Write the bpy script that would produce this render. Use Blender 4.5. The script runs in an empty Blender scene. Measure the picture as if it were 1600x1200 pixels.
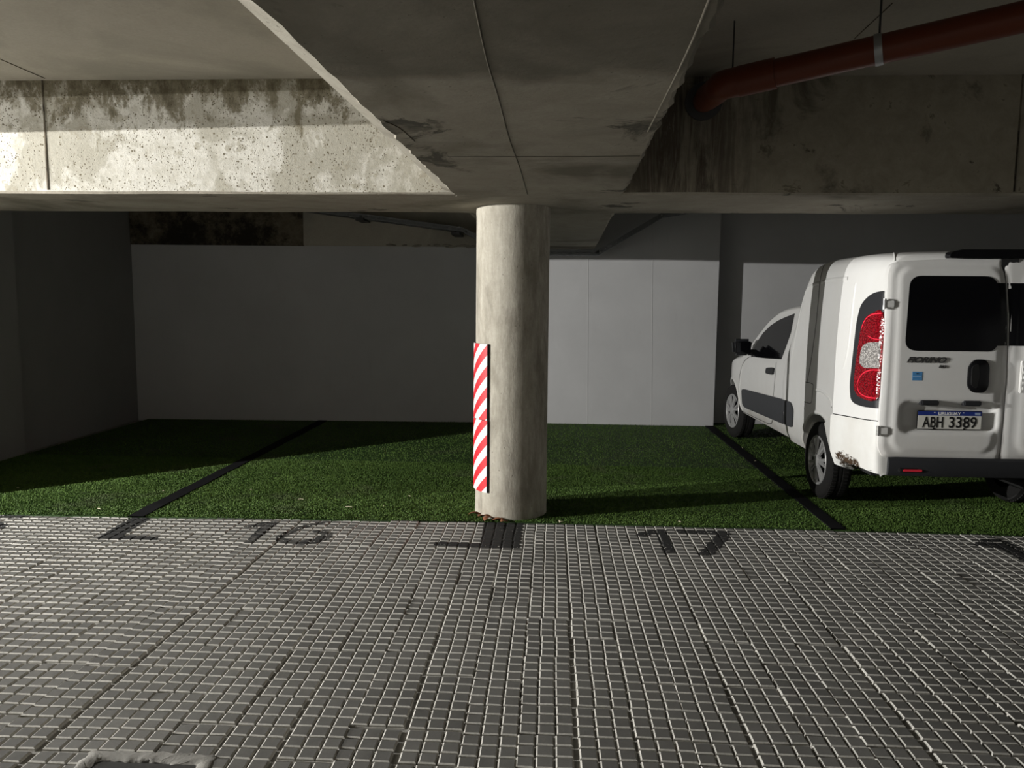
import bpy, bmesh, math, random
import numpy as np
from mathutils import Vector, Matrix
from mathutils.bvhtree import BVHTree
from mathutils.geometry import delaunay_2d_cdt

random.seed(7); rng = np.random.default_rng(7)
SC = bpy.context.scene
COL = SC.collection

# ------------------------------------------------------------------ camera
F, CH = 1200.0, 1.5                       # focal length in pixels (1600 wide), eye height in metres
_d = np.array([865-800, 600-473, F], float); _d /= np.linalg.norm(_d)      # world +Y seen by the camera
_h = np.array([1, -0.0095, 0.0])
_n = np.cross(_h, _d); _n /= np.linalg.norm(_n)
if _n[1] < 0: _n = -_n
WX = np.array([-np.cross(_d, _n), _d, _n])                                 # rows: world axes in camera axes (right, up, forward)
cam_d = bpy.data.cameras.new('camera'); cam = bpy.data.objects.new('camera', cam_d); COL.objects.link(cam)
cam_d.sensor_width = 36; cam_d.lens = 36*F/1600; cam_d.clip_start = 0.05
R3 = Matrix((WX[:, 0], WX[:, 1], -WX[:, 2])).transposed()
cam.matrix_world = Matrix.Translation((0, 0, CH)) @ R3.to_4x4()
SC.camera = cam
def ray(x, y): return Vector(WX @ np.array([x-800, 600-y, F], float))
def ground(x, y, z=0.0):
    r = ray(x, y); return Vector((0, 0, CH)) + r*((z-CH)/r.z)
def aty(x, y, Y):
    r = ray(x, y); return Vector((0, 0, CH)) + r*(Y/r.y)

# ------------------------------------------------------------------ world, lights, exposure
w = bpy.data.worlds.new('world'); SC.world = w; w.use_nodes = True
w.node_tree.nodes['Background'].inputs[0].default_value = (0.9, 0.95, 1.0, 1)
w.node_tree.nodes['Background'].inputs[1].default_value = 0.02
SC.view_settings.view_transform = 'Standard'; SC.view_settings.look = 'None'
SC.view_settings.gamma = 1.0; SC.view_settings.use_curve_mapping = False
SC.view_settings.exposure = 0.35
LAMPS = [(-7.3, 2.58, 2.21, 1900), (-15.0, 2.05, 2.21, 5600)]

# ------------------------------------------------------------------ helpers
class N:
    """small node-graph helper"""
    def __init__(s, name, rough=0.8, spec=0.3, metal=0.0, coat=0.0):
        s.m = bpy.data.materials.new(name); s.m.use_nodes = True
        s.t = s.m.node_tree; s.b = s.t.nodes['Principled BSDF']
        s.b.inputs['Roughness'].default_value = rough
        s.b.inputs['Specular IOR Level'].default_value = spec
        s.b.inputs['Metallic'].default_value = metal
        s.b.inputs['Coat Weight'].default_value = coat
    def set(s, i, v):
        if hasattr(v, 'is_output'): s.t.links.new(v, i)
        else: i.default_value = v
    def node(s, ty, ins=None, **kw):
        n = s.t.nodes.new(ty)
        for k, v in kw.items(): setattr(n, k, v)
        for k, v in (ins or {}).items(): s.set(n.inputs[k], v)
        return n
    def pos(s, scale=(1, 1, 1), off=(0, 0, 0), obj=False):
        src = s.node('ShaderNodeTexCoord').outputs['Object'] if obj else s.node('ShaderNodeNewGeometry').outputs['Position']
        return s.node('ShaderNodeMapping', {'Vector': src, 'Scale': scale, 'Location': off}).outputs[0]
    def noise(s, v, scale, detail=6, rough=0.6, dist=0.0):
        return s.node('ShaderNodeTexNoise', {'Vector': v, 'Scale': scale, 'Detail': detail, 'Roughness': rough, 'Distortion': dist}).outputs['Fac']
    def vor(s, v, scale): return s.node('ShaderNodeTexVoronoi', {'Vector': v, 'Scale': scale}).outputs['Distance']
    def ramp(s, f, lo, hi, a=0.0, b=1.0):
        return s.node('ShaderNodeMapRange', {'Value': f, 'From Min': lo, 'From Max': hi, 'To Min': a, 'To Max': b}).outputs[0]
    def math(s, op, a, b=0.0):
        n = s.node('ShaderNodeMath', operation=op); s.set(n.inputs[0], a); s.set(n.inputs[1], b); return n.outputs[0]
    def mix(s, f, a, b):
        n = s.node('ShaderNodeMix', data_type='RGBA'); s.set(n.inputs['Factor'], f)
        for i, v in ((6, a), (7, b)):
            if isinstance(v, tuple): v = v if len(v) == 4 else v+(1,)
            s.set(n.inputs[i], v)
        return n.outputs[2]
    def xyz(s, v):
        return s.node('ShaderNodeSeparateXYZ', {0: v}).outputs
    def col(s, v):
        if isinstance(v, tuple): v = v if len(v) == 4 else v+(1,)
        s.set(s.b.inputs['Base Color'], v); return s
    def bump(s, h, strength=0.5, dist=0.01):
        n = s.node('ShaderNodeBump', {'Height': h, 'Strength': strength, 'Distance': dist})
        s.t.links.new(n.outputs[0], s.b.inputs['Normal']); return s

def flat(name, c, rough=0.6, spec=0.4, metal=0.0, coat=0.0, var=0.08, scale=14.0):
    n = N(name, rough, spec, metal, coat)
    f = n.noise(n.pos(obj=True), scale, 4)
    n.col(n.mix(f, tuple(x*(1-var) for x in c), tuple(min(1, x*(1+var)) for x in c)))
    return n.m

def concrete(name, base, dark, light, stain=(0.52, 0.66), sscale=1.6, stretch=(1, 1, 1), pits=0.5, bump=0.35, dist=0.6, dark2=None):
    n = N(name, 0.88, 0.25)
    p = n.pos(stretch)
    big = n.noise(p, sscale, 10, 0.62 if dist > .3 else .74, dist)
    mid = n.noise(p, sscale*4.2, 8, 0.7, 0.3)
    fine = n.noise(n.pos(), 60, 4, 0.7)
    c = n.mix(n.ramp(mid, 0.35, 0.7), base, light)
    c = n.mix(n.ramp(big, stain[0], stain[1]), c, dark)
    if dark2: c = n.mix(n.math('MULTIPLY', n.ramp(n.noise(n.pos(stretch, (7, 3, 5)), sscale*1.3, 9, 0.66, 1.0), 0.60, 0.64), n.ramp(mid, 0.3, 0.5)), c, dark2)
    v = n.vor(n.pos(), 26)
    pm = n.math('MULTIPLY', n.ramp(v, 0.16, 0.09), n.ramp(n.noise(n.pos(), 3.0, 3), 0.5, 0.62))
    c = n.mix(n.math('MULTIPLY', pm, pits), c, tuple(x*0.45 for x in dark))
    c = n.mix(n.ramp(fine, 0.3, 0.7, 0.0, 0.25), c, tuple(x*0.6 for x in base))
    h = n.math('ADD', n.math('MULTIPLY', fine, 0.25), n.math('MULTIPLY', mid, 0.9))
    h = n.math('SUBTRACT', h, n.math('MULTIPLY', pm, 0.8))
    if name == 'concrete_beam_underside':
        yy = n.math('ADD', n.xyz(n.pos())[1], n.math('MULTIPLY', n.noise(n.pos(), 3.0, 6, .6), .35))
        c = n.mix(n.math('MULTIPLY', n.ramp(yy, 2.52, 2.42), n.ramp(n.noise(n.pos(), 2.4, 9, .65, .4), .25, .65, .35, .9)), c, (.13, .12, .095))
    n.col(c).bump(h, bump, 0.012)
    return n.m

def mesh_obj(name, verts, faces, mat=None, parent=None, smooth=None, loc=None):
    me = bpy.data.meshes.new(name); me.from_pydata([tuple(v) for v in verts], [], [tuple(f) for f in faces]); me.update()
    return link(name, me, mat, parent, smooth, loc)
def link(name, me, mat=None, parent=None, smooth=None, loc=None):
    if smooth is not None:
        me.polygons.foreach_set('use_smooth', [True]*len(me.polygons)); me.set_sharp_from_angle(angle=smooth)
    o = bpy.data.objects.new(name, me); COL.objects.link(o)
    if mat:
        if len(me.materials): me.materials[0] = mat
        else: me.materials.append(mat)
    if parent: o.parent = parent
    if loc: o.location = loc
    return o
def bm_obj(name, bm, mat=None, parent=None, smooth=None, loc=None):
    me = bpy.data.meshes.new(name); bm.normal_update(); bm.to_mesh(me); bm.free()
    return link(name, me, mat, parent, smooth, loc)
def empty(name, loc=(0, 0, 0), rz=0.0):
    o = bpy.data.objects.new(name, None); COL.objects.link(o); o.location = loc; o.rotation_euler = (0, 0, rz); o.empty_display_size = 0.1; return o
def tag(o, label=None, cat=None, group=None, kind=None):
    if label: o['label'] = label
    if cat: o['category'] = cat
    if group: o['group'] = group
    if kind: o['kind'] = kind
    return o
def bx(bm, x0, x1, y0, y1, z0, z1, bev=0.0, seg=2):
    r = bmesh.ops.create_cube(bm, size=1)
    for v in r['verts']:
        v.co = Vector(((x0+x1)/2+v.co.x*(x1-x0), (y0+y1)/2+v.co.y*(y1-y0), (z0+z1)/2+v.co.z*(z1-z0)))
    if bev:
        es = list({e for v in r['verts'] for e in v.link_edges})
        bmesh.ops.bevel(bm, geom=es, offset=bev, segments=seg, affect='EDGES')
    return bm
def box(name, x0, x1, y0, y1, z0, z1, mat, parent=None, bev=0.0, seg=2):
    return bm_obj(name, bx(bmesh.new(), x0, x1, y0, y1, z0, z1, bev, seg), mat, parent, 0.6 if bev else None)
def tube_geo(path, r, seg=10, cap=True, radii=None):
    vs, fs = [], []
    path = [Vector(p) for p in path]
    up = None
    for i, p in enumerate(path):
        t = (path[min(i+1, len(path)-1)]-path[max(i-1, 0)]).normalized()
        if up is None:
            up = Vector((0, 0, 1)) if abs(t.z) < 0.9 else Vector((1, 0, 0))
        s = t.cross(up).normalized(); up = s.cross(t).normalized()
        rr = radii[i] if radii else r
        for k in range(seg):
            a = 2*math.pi*k/seg
            vs.append(p+(s*math.cos(a)+up*math.sin(a))*rr)
    for i in range(len(path)-1):
        for k in range(seg):
            a, b = i*seg+k, i*seg+(k+1) % seg
            fs.append((a, b, b+seg, a+seg))
    if cap:
        fs.append(tuple(reversed(range(seg)))); fs.append(tuple(range((len(path)-1)*seg, len(path)*seg)))
    return vs, fs
def tube(name, path, r, mat, parent=None, seg=10, radii=None):
    vs, fs = tube_geo(path, r, seg, True, radii); return mesh_obj(name, vs, fs, mat, parent, 0.7)
def lathe_geo(prof, seg=48, axis='z'):
    """prof: (radius, height) list"""
    vs, fs = [], []
    for r, h in prof:
        for k in range(seg):
            a = 2*math.pi*k/seg; c, s = r*math.cos(a), r*math.sin(a)
            vs.append((c, s, h) if axis == 'z' else (h, c, s))
    for i in range(len(prof)-1):
        for k in range(seg):
            a, b = i*seg+k, i*seg+(k+1) % seg
            fs.append((a, b, b+seg, a+seg))
    return vs, fs
def smoothpath(pts, n=6, closed=False):
    P = [Vector(p) for p in pts]; out = []; m = len(P)
    for i in range(m if closed else m-1):
        p0 = P[(i-1) % m] if closed or i > 0 else P[0]; p1 = P[i]; p2 = P[(i+1) % m]
        p3 = P[(i+2) % m] if closed or i+2 < m else P[-1]
        for k in range(n):
            t = k/n
            out.append(0.5*((2*p1)+(p2-p0)*t+(2*p0-5*p1+4*p2-p3)*t*t+(3*p1-p0-3*p2+p3)*t**3))
    if not closed: out.append(P[-1])
    return out
def rpoly(pts, r, n=5):
    """polygon with rounded corners (2d)"""
    out = []; m = len(pts); P = [Vector(p).to_2d() for p in pts]
    rs = r if isinstance(r, (list, tuple)) else [r]*m
    for i in range(m):
        p, a, b = P[i], P[i-1], P[(i+1) % m]
        ra = min(rs[i], (a-p).length*0.49, (b-p).length*0.49)
        if ra < 1e-6: out.append(p); continue
        s, e = p+(a-p).normalized()*ra, p+(b-p).normalized()*ra
        for k in range(n+1):
            t = k/n; out.append((1-t)**2*s+2*t*(1-t)*p+t*t*e)
    return out
def densify(poly, step):
    out = []
    for i in range(len(poly)):
        a, b = Vector(poly[i]).to_2d(), Vector(poly[(i+1) % len(poly)]).to_2d()
        k = max(1, int(round((b-a).length/step)))
        for j in range(k): out.append(a+(b-a)*(j/k))
    return out
def inside(poly, x, y):
    c = False; n = len(poly); j = n-1
    for i in range(n):
        xi, yi = poly[i]; xj, yj = poly[j]
        if (yi > y) != (yj > y) and x < (xj-xi)*(y-yi)/(yj-yi)+xi: c = not c
        j = i
    return c
def dist_poly(poly, x, y):
    p = Vector((x, y)); best = 9e9
    for i in range(len(poly)):
        a, b = poly[i-1], poly[i]; ab = b-a; L = ab.length_squared
        t = 0 if L == 0 else max(0, min(1, (p-a).dot(ab)/L))
        best = min(best, (p-(a+ab*t)).length)
    return best
def fill2d(poly, step):
    """triangulated fill of a 2d polygon: verts, faces, boundary indices"""
    P = densify(poly, step)
    T = [(v.x, v.y) for v in P]
    xs = [p[0] for p in T]; ys = [p[1] for p in T]
    pts = list(P); nb = len(P)
    x = min(xs)+step*0.5; row = 0
    while x < max(xs):
        y = min(ys)+step*(0.5 if row % 2 else 0.25)
        while y < max(ys):
            if inside(T, x, y) and dist_poly(P, x, y) > step*0.45: pts.append(Vector((x, y)))
            y += step
        x += step; row += 1
    v, e, f, ov, oe, of = delaunay_2d_cdt(pts, [(i, (i+1) % nb) for i in range(nb)], [list(range(nb))], 1, 1e-7)
    bnd = [None]*nb
    for i, orig in enumerate(ov):
        for o in orig:
            if o < nb: bnd[o] = i
    bnd = [b for b in bnd if b is not None]
    return v, f, bnd
def patch(name, poly, mapf, mat, parent=None, off=0.004, step=0.03, skirt=0.01, disp=None, smooth=0.7, round_edge=0.0):
    """a panel that follows a surface: mapf(u, v) -> (point, normal)"""
    poly = [Vector(p).to_2d() for p in poly]
    v, f, b = fill2d(poly, step)
    P = densify(poly, step)
    pts, nrm, okv = [], [], []
    last = None
    for q in v:
        r = mapf(q.x, q.y)
        okv.append(r is not None)
        r = r or last or (Vector((0, 0, 0)), Vector((0, -1, 0)))
        last = r; o = off
        if disp: o += disp(q.x, q.y)
        pts.append(r[0]+r[1]*o); nrm.append(r[1])
    faces = []
    for t in f:
        if not all(okv[i] for i in t): continue
        n = (pts[t[1]]-pts[t[0]]).cross(pts[t[2]]-pts[t[0]])
        faces.append(tuple(t) if n.dot(nrm[t[0]]) >= 0 else tuple(reversed(t)))
    n0 = len(pts)
    for i in b: pts.append(pts[i]-nrm[i]*skirt)
    m = len(b)
    for k in range(m):
        i, j = b[k], b[(k+1) % m]
        if okv[i] and okv[j]: faces.append((i, j, n0+(k+1) % m, n0+k))
    me = bpy.data.meshes.new(name); me.from_pydata([tuple(p) for p in pts], [], faces); me.update()
    bm = bmesh.new(); bm.from_mesh(me); bmesh.ops.recalc_face_normals(bm, faces=bm.faces); bm.to_mesh(me); bm.free()
    # outward orientation check
    s = sum(me.polygons[i].normal.dot(nrm[me.polygons[i].vertices[0]]) for i in range(min(len(me.polygons), len(f)//2+1)))
    if s < 0: me.flip_normals()
    return link(name, me, mat, parent, smooth)
def largest_piece(o):
    bm = bmesh.new(); bm.from_mesh(o.data); bm.verts.ensure_lookup_table(); seen = set(); groups = []
    for v in bm.verts:
        if v in seen: continue
        st_ = [v]; g = []; seen.add(v)
        while st_:
            q = st_.pop(); g.append(q)
            for e in q.link_edges:
                w_ = e.other_vert(q)
                if w_ not in seen: seen.add(w_); st_.append(w_)
        groups.append(g)
    groups.sort(key=len)
    for g in groups[:-1]: bmesh.ops.delete(bm, geom=g, context='VERTS')
    bm.to_mesh(o.data); bm.free(); return o
def ribbon(name, path, mat, parent=None, w=0.005, off=0.0012, h=0.0):
    """thin strip lying on a surface along path of (point, normal); h>0 gives it a rounded back"""
    vs, fs = [], []; prof = [(-1, 0), (-.6, .8), (0, 1), (.6, .8), (1, 0)] if h else [(-1, 0), (1, 0)]
    m = len(prof); path = [p for p in path if p]
    for i, (p, n) in enumerate(path):
        t = (path[min(i+1, len(path)-1)][0]-path[max(i-1, 0)][0]).normalized()
        s = t.cross(n).normalized()
        for a, b in prof: vs.append(p+s*(a*w/2)+n*(off+b*h))
    for i in range(len(path)-1):
        for k in range(m-1):
            a = i*m+k; fs.append((a, a+m, a+m+1, a+1))
    return mesh_obj(name, vs, fs, mat, parent, 1.2)
def mirror_copy(o, parent=None):
    """mirror image of a part on the other side of the vehicle (local x)"""
    me = o.data.copy()
    for v in me.vertices: v.co.x = -v.co.x
    me.flip_normals()
    c = bpy.data.objects.new(o.name.split('.')[0], me); COL.objects.link(c); c.parent = parent or o.parent
    return c
def text_mesh(name, s, size, mat, parent, mw, ext=0.002, width=None, shear=0.0, bold=0.0):
    cu = bpy.data.curves.new('t', 'FONT'); cu.body = s; cu.size = size; cu.extrude = ext; cu.align_x = 'CENTER'; cu.align_y = 'CENTER'; cu.shear = shear; cu.offset = bold; cu.resolution_u = 4
    t = bpy.data.objects.new('t', cu); COL.objects.link(t)
    dg = bpy.context.evaluated_depsgraph_get(); me = bpy.data.meshes.new_from_object(t.evaluated_get(dg))
    bpy.data.objects.remove(t); bpy.data.curves.remove(cu)
    xs = [v.co.x for v in me.vertices]; k = 1 if not width else width/(max(xs)-min(xs)); c = (max(xs)+min(xs))/2
    ys = [v.co.y for v in me.vertices]; cy = (max(ys)+min(ys))/2
    for v in me.vertices: v.co = mw @ Vector(((v.co.x-c)*k, v.co.y-cy, v.co.z))
    me.materials.clear(); me.name = name
    return link(name, me, mat, parent)

# ------------------------------------------------------------------ materials of the place
M = {}
M['conc'] = concrete('concrete_plain', (.30, .275, .225), (.15, .135, .105), (.40, .375, .315))
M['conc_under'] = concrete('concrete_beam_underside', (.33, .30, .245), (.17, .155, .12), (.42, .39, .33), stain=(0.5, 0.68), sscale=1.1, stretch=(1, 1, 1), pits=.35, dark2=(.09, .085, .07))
M['conc_slab'] = concrete('concrete_slab', (.40, .37, .31), (.32, .30, .25), (.45, .42, .355), sscale=0.9, pits=.2, bump=.15)
M['conc_col'] = concrete('concrete_column', (.34, .315, .26), (.22, .20, .165), (.50, .47, .405), stain=(.48, .64), sscale=2.6, stretch=(1.7, 1.7, .45), pits=.4, bump=.3, dist=.2)
M['conc_dark'] = concrete('concrete_mouldy', (.12, .10, .07), (.022, .018, .013), (.22, .19, .14), stain=(.44, .56), sscale=2.2, pits=.6, dist=.1)
def face_mat():
    n = N('concrete_flaking_face', 0.9, 0.2)
    p = n.pos()
    big = n.noise(p, 2.6, 9, 0.66, 0.3); mid = n.noise(n.pos(off=(3, 1, 8)), 9, 10, 0.75, 0.2); streak = n.noise(n.pos((2.2, 2.2, 1.3), (5, 2, 1)), 3.4, 10, 0.72, 0.2)
    c = n.mix(n.ramp(mid, .38, .62), (.50, .48, .42), (.68, .665, .615))
    c = n.mix(n.ramp(big, .47, .53, 0, .8), c, (.36, .34, .28))
    c = n.mix(n.ramp(mid, .56, .60, 0, .75), c, (.33, .305, .24))
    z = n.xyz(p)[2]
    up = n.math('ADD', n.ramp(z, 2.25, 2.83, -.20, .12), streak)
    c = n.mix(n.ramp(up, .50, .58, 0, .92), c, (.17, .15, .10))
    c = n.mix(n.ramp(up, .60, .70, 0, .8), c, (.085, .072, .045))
    for sc, a0, b0, nz in ((30, .22, .14, 6.0), (62, .26, .16, 9.0)):
        v = n.vor(n.pos(off=(sc, 0, 0)), sc)
        pm = n.math('MULTIPLY', n.ramp(v, a0, b0), n.ramp(n.noise(n.pos(off=(0, sc, 0)), nz, 4), .47, .53))
        c = n.mix(pm, c, (.14, .12, .08))
    h = n.math('SUBTRACT', mid, n.math('MULTIPLY', pm, .8))
    n.col(c).bump(h, .5, .012)
    return n.m
M['face'] = face_mat()
def drip_mat():
    n = N('concrete_dripped_face', 0.9, 0.2)
    p = n.pos(); big = n.noise(p, 1.7, 9, .64, .7); mid = n.noise(p, 8, 8, .7, .4)
    c = n.mix(n.ramp(mid, .35, .65), (.25, .225, .175), (.34, .31, .245))
    c = n.mix(n.ramp(big, .56, .64, 0, .85), c, (.10, .088, .065))
    c = n.mix(n.ramp(n.noise(n.pos(off=(4, 0, 2)), 3.2, 9, .68, .5), .62, .66, 0, .9), c, (.05, .043, .03))
    c = n.mix(n.ramp(mid, .62, .66, 0, .7), c, (.12, .10, .07))
    x = n.xyz(p)[0]; st = n.noise(n.pos((9, 1, .8)), 2.2, 6, .7, .5)
    near = n.math('MULTIPLY', n.ramp(x, .35, .6), n.ramp(x, 1.25, .95))
    c = n.mix(n.math('MULTIPLY', near, n.ramp(st, .40, .55, 0, .8)), c, (.085, .065, .05))
    c = n.mix(n.math('MULTIPLY', near, n.ramp(st, .60, .66, 0, .6)), c, (.36, .31, .26))
    n.col(c).bump(mid, .4, .012); return n.m
M['drip'] = drip_mat()
def paint_mat(name, c, rough=.75):
    n = N(name, rough, .3); p = n.pos()
    a = n.noise(p, 1.2, 6, .6); b = n.noise(n.pos((1, 1, .25)), 9, 5, .6)
    col = n.mix(n.ramp(a, .35, .7), tuple(x*.93 for x in c), tuple(x*1.04 for x in c))
    col = n.mix(n.ramp(b, .6, .75, 0, .3), col, tuple(x*.8 for x in c))
    n.col(col).bump(n.noise(p, 45, 4), .08, .006); return n.m
M['wall'] = paint_mat('wall_grey_paint', (.50, .50, .505))
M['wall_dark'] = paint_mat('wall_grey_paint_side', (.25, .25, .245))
def tile_mats():
    n = N('tile_top_cement', .85, .25)
    p = n.pos()
    big = n.noise(p, 1.3, 6, .6, .4); fine = n.noise(p, 140, 4, .7); mid = n.noise(p, 9, 6, .65)
    top = n.mix(n.ramp(big, .35, .68), (.080, .078, .074), (.150, .147, .139))
    top = n.mix(n.ramp(mid, .45, .7, 0, .5), top, (.072, .070, .067))
    snap = n.node('ShaderNodeVectorMath', {0: n.pos((5, 5, 0), (.5, -.7, 0))}, operation='FLOOR').outputs[0]
    rnd = n.node('ShaderNodeTexWhiteNoise', {'Vector': snap}).outputs['Value']
    top = n.mix(n.ramp(rnd, 0, 1, 0, .25), top, (.20, .195, .18))
    n.col(n.mix(n.ramp(fine, .3, .7, 0, .25), top, (.07, .068, .06))).bump(fine, .35, .002)
    g = N('tile_groove_cement', .9, .2); p = g.pos(); mid = g.noise(p, 9, 6, .65); fine = g.noise(p, 140, 4, .7)
    c = g.mix(g.ramp(mid, .3, .7), (.40, .39, .36), (.56, .545, .51))
    g.col(g.mix(g.ramp(fine, .4, .7, 0, .35), c, (.15, .145, .13))).bump(fine, .4, .002)
    return n.m, g.m
M['tile'], M['groove'] = tile_mats()
M['cement'] = concrete('cement_mortar', (.22, .215, .20), (.15, .145, .13), (.28, .27, .25), sscale=6, pits=.8)
M['paint'] = None
def black_paint(name, wear):
    n = N(name, .7, .3); p = n.pos(); f = n.noise(p, 18, 7, .7); g = n.noise(p, 90, 4, .7)
    c = n.mix(n.ramp(n.math('ADD', n.math('MULTIPLY', f, .7), n.math('MULTIPLY', g, .3)), .62-wear, .72-wear*.6, 0, min(1, .25+wear*3)), (.022, .022, .022), (.13, .125, .115))
    n.col(c); return n.m
M['paint'] = black_paint('black_road_paint', .02); M['paint_worn'] = black_paint('black_road_paint_worn', .16)
def turf_mat(name, a, b):
    n = N(name, .7, .25); p = n.pos()
    f = n.noise(p, 1.1, 6, .6, .4); g = n.noise(p, 55, 3, .7)
    c = n.mix(n.ramp(f, .35, .65), a, b)
    c = n.mix(n.ramp(g, .35, .7, 0, .7), c, tuple(x*.45 for x in a))
    c = n.mix(n.ramp(n.noise(n.pos(off=(2, 9, 0)), 1.7, 7, .65, .3), .56, .70, 0, .55), c, (a[1]*.75, a[1]*.80, a[1]*.5))
    n.col(c); return n.m
M['turf'] = turf_mat('turf_backing', (.022, .052, .010), (.030, .068, .014))
M['blade'] = turf_mat('turf_blades', (.068, .130, .023), (.105, .180, .036))
M['steel'] = flat('galvanised_steel', (.42, .43, .44), .45, .5, .85)
M['tray'] = flat('dull_galvanised', (.20, .205, .21), .6, .4, .5)
M['joint'] = flat('formwork_joint', (.13, .12, .095), .9, .2)
M['dark_steel'] = flat('dark_steel', (.05, .05, .05), .5, .5, .3)
M['rubber'] = flat('black_rubber_strip', (.010, .010, .011), .9, .06, var=.3, scale=8)

# ------------------------------------------------------------------ structure
ZB, ZC = 2.15, 2.83
BY0, BY1, WY = 4.73, 5.70, 9.47
def solid(name, poly, z0, z1, mat, parent=None, kind='structure'):
    n = len(poly)
    vs = [(x, y, z0) for x, y in poly]+[(x, y, z1) for x, y in poly]
    fs = [tuple(reversed(range(n))), tuple(range(n, 2*n))]+[(i, (i+1) % n, n+(i+1) % n, n+i) for i in range(n)]
    o = mesh_obj(name, vs, fs, mat, parent)
    bm = bmesh.new(); bm.from_mesh(o.data); bmesh.ops.recalc_face_normals(bm, faces=bm.faces); bm.to_mesh(o.data); bm.free()
    if kind and not parent: o['kind'] = kind
    return o
XL, XR, YN = -19.0, 8.0, -4.0
floor = solid('floor', [(XL, YN), (XR, YN), (XR, 9.9), (XL, 9.9)], -.2, -.012, M['cement'])
ceiling = solid('ceiling', [(XL, YN), (XR, YN), (XR, 9.9), (XL, 9.9)], ZC, ZC+.2, M['conc_slab'])
solid('wall_back', [(-5.3, 9.245), (-.75, WY), (1.985, WY), (1.985, WY+.26), (XR, WY+.26), (XR, WY+.5), (-5.3, WY+.5)], -.19, ZC, M['wall'])
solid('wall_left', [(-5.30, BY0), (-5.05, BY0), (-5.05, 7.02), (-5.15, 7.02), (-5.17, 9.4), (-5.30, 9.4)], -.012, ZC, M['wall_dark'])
solid('wall_aisle_bounce', [(XL, BY0+.02), (-5.30, BY0+.02), (-5.30, BY0+.25), (XL, BY0+.25)], -.012, ZC, M['wall_dark'])  # unseen wall left of the bays, added only to bounce lamp light
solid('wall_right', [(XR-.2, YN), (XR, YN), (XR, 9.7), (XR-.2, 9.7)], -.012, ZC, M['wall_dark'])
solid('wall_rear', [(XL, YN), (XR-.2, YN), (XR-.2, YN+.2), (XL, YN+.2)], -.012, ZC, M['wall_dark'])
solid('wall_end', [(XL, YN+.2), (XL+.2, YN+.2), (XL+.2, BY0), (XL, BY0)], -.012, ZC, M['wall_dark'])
# fine vertical joints in the right back panel
wb = bpy.data.objects['wall_back']
for px in (918, 1018):
    a = aty(px, 410, WY); b = aty(px, 664, WY)
    mesh_obj('wall_joint', *tube_geo([(a.x, WY+.001, 2.5), (b.x, WY+.001, 0.0)], .0045, 6), M['wall'], wb)

# cross beam (runs left to right over the column)
beam = mesh_obj('beam_cross', [], [], None)
beam['kind'] = 'structure'
def xbeam(x0, x1, mat, name):
    # slightly ragged lower arris
    n = 60; vs, fs = [], []
    prof = [(BY0, ZC), (BY0, ZB+.012), (BY0+.012, ZB), (BY1-.01, ZB), (BY1, ZB+.01), (BY1, ZC)]
    for i in range(n+1):
        x = x0+(x1-x0)*i/n
        for k, (y, z) in enumerate(prof):
            j = rng.normal(0, .0022) if 0 < k < 5 else 0
            vs.append((x, y+j, z+j))
    m = len(prof)
    for i in range(n):
        for k in range(m-1):
            a = i*m+k; fs.append((a, a+m, a+m+1, a+1))
    return vs, fs
def add_faces_obj(name, vs, fs, mats, pick, parent=None):
    o = mesh_obj(name, vs, fs, None, parent)
    for m_ in mats: o.data.materials.append(m_)
    for p in o.data.polygons: p.material_index = pick(p)
    bm = bmesh.new(); bm.from_mesh(o.data); bmesh.ops.recalc_face_normals(bm, faces=bm.faces); bm.to_mesh(o.data); bm.free()
    return o
bpy.data.objects.remove(beam)
def pick_beam(p):
    c = p.center
    if abs(c.y-BY0) < .004 and c.z > ZB+.03: return 0 if c.x < 0 else 1
    return 2
vs1, fs1 = xbeam(XL, XR, None, '')
vs1 = [(-.72 if False else v[0], v[1], v[2]) for v in vs1]
beam = add_faces_obj('beam_cross', vs1, fs1, [M['face'], M['drip'], M['conc_under']], pick_beam)
beam['kind'] = 'structure'
tag(beam, 'deep concrete cross beam with flaking pale face, resting on the round column', 'beam')
# formwork joints on its face and underside
for x, y0, y1 in ((aty(70, 200, BY0).x, 0, 0), (aty(1592, 200, BY0).x, 0, 0)):
    box('formwork_joint', x-.004, x+.004, BY0-.004, BY0+.004, ZB+.02, ZC, M['conc_dark'], beam)

# long beam (runs from the camera to the back wall), slightly skewed
def lx(y, left): return (-.757+.0165*y) if left else (.335+.0165*y)
lb_v, lb_f = [], []
ny = 220
for i in range(ny+1):
    y = YN+.2+(WY-YN-.2)*i/ny
    j = rng.normal(0, .004, 8)
    L, R_ = lx(y, True), lx(y, False)
    prof = [(L, ZC), (L, ZB+.028), (L+.062+j[0], ZB+.004), (L+.070+j[0], ZB-.003), (R_-.06, ZB-.003), (R_-.015+j[1], ZB-.002), (R_+j[1], ZB+.012), (R_, ZC)]
    lb_v += [(x, y, z) for x, z in prof]
m = 8
for i in range(ny):
    for k in range(m-1):
        a = i*m+k; lb_f.append((a, a+m, a+m+1, a+1))
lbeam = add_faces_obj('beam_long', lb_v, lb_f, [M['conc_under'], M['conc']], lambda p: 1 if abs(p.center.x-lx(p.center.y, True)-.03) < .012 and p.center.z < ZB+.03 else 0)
lbeam['kind'] = 'structure'
tag(lbeam, 'wide concrete beam running from the aisle to the back wall over the column', 'beam')
def under_line(name, pts, w=.006, z=ZB-.0045, mat='conc_dark', par=lbeam):
    P = [(ground(x, y, ZB-.003)) for x, y in pts]
    nn = Vector((0, 0, -1))
    return ribbon(name, [(Vector((p.x, p.y, ZB-.003)), nn) for p in smoothpath(P, 4)], M[mat], par, w, .0008, .003)
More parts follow.
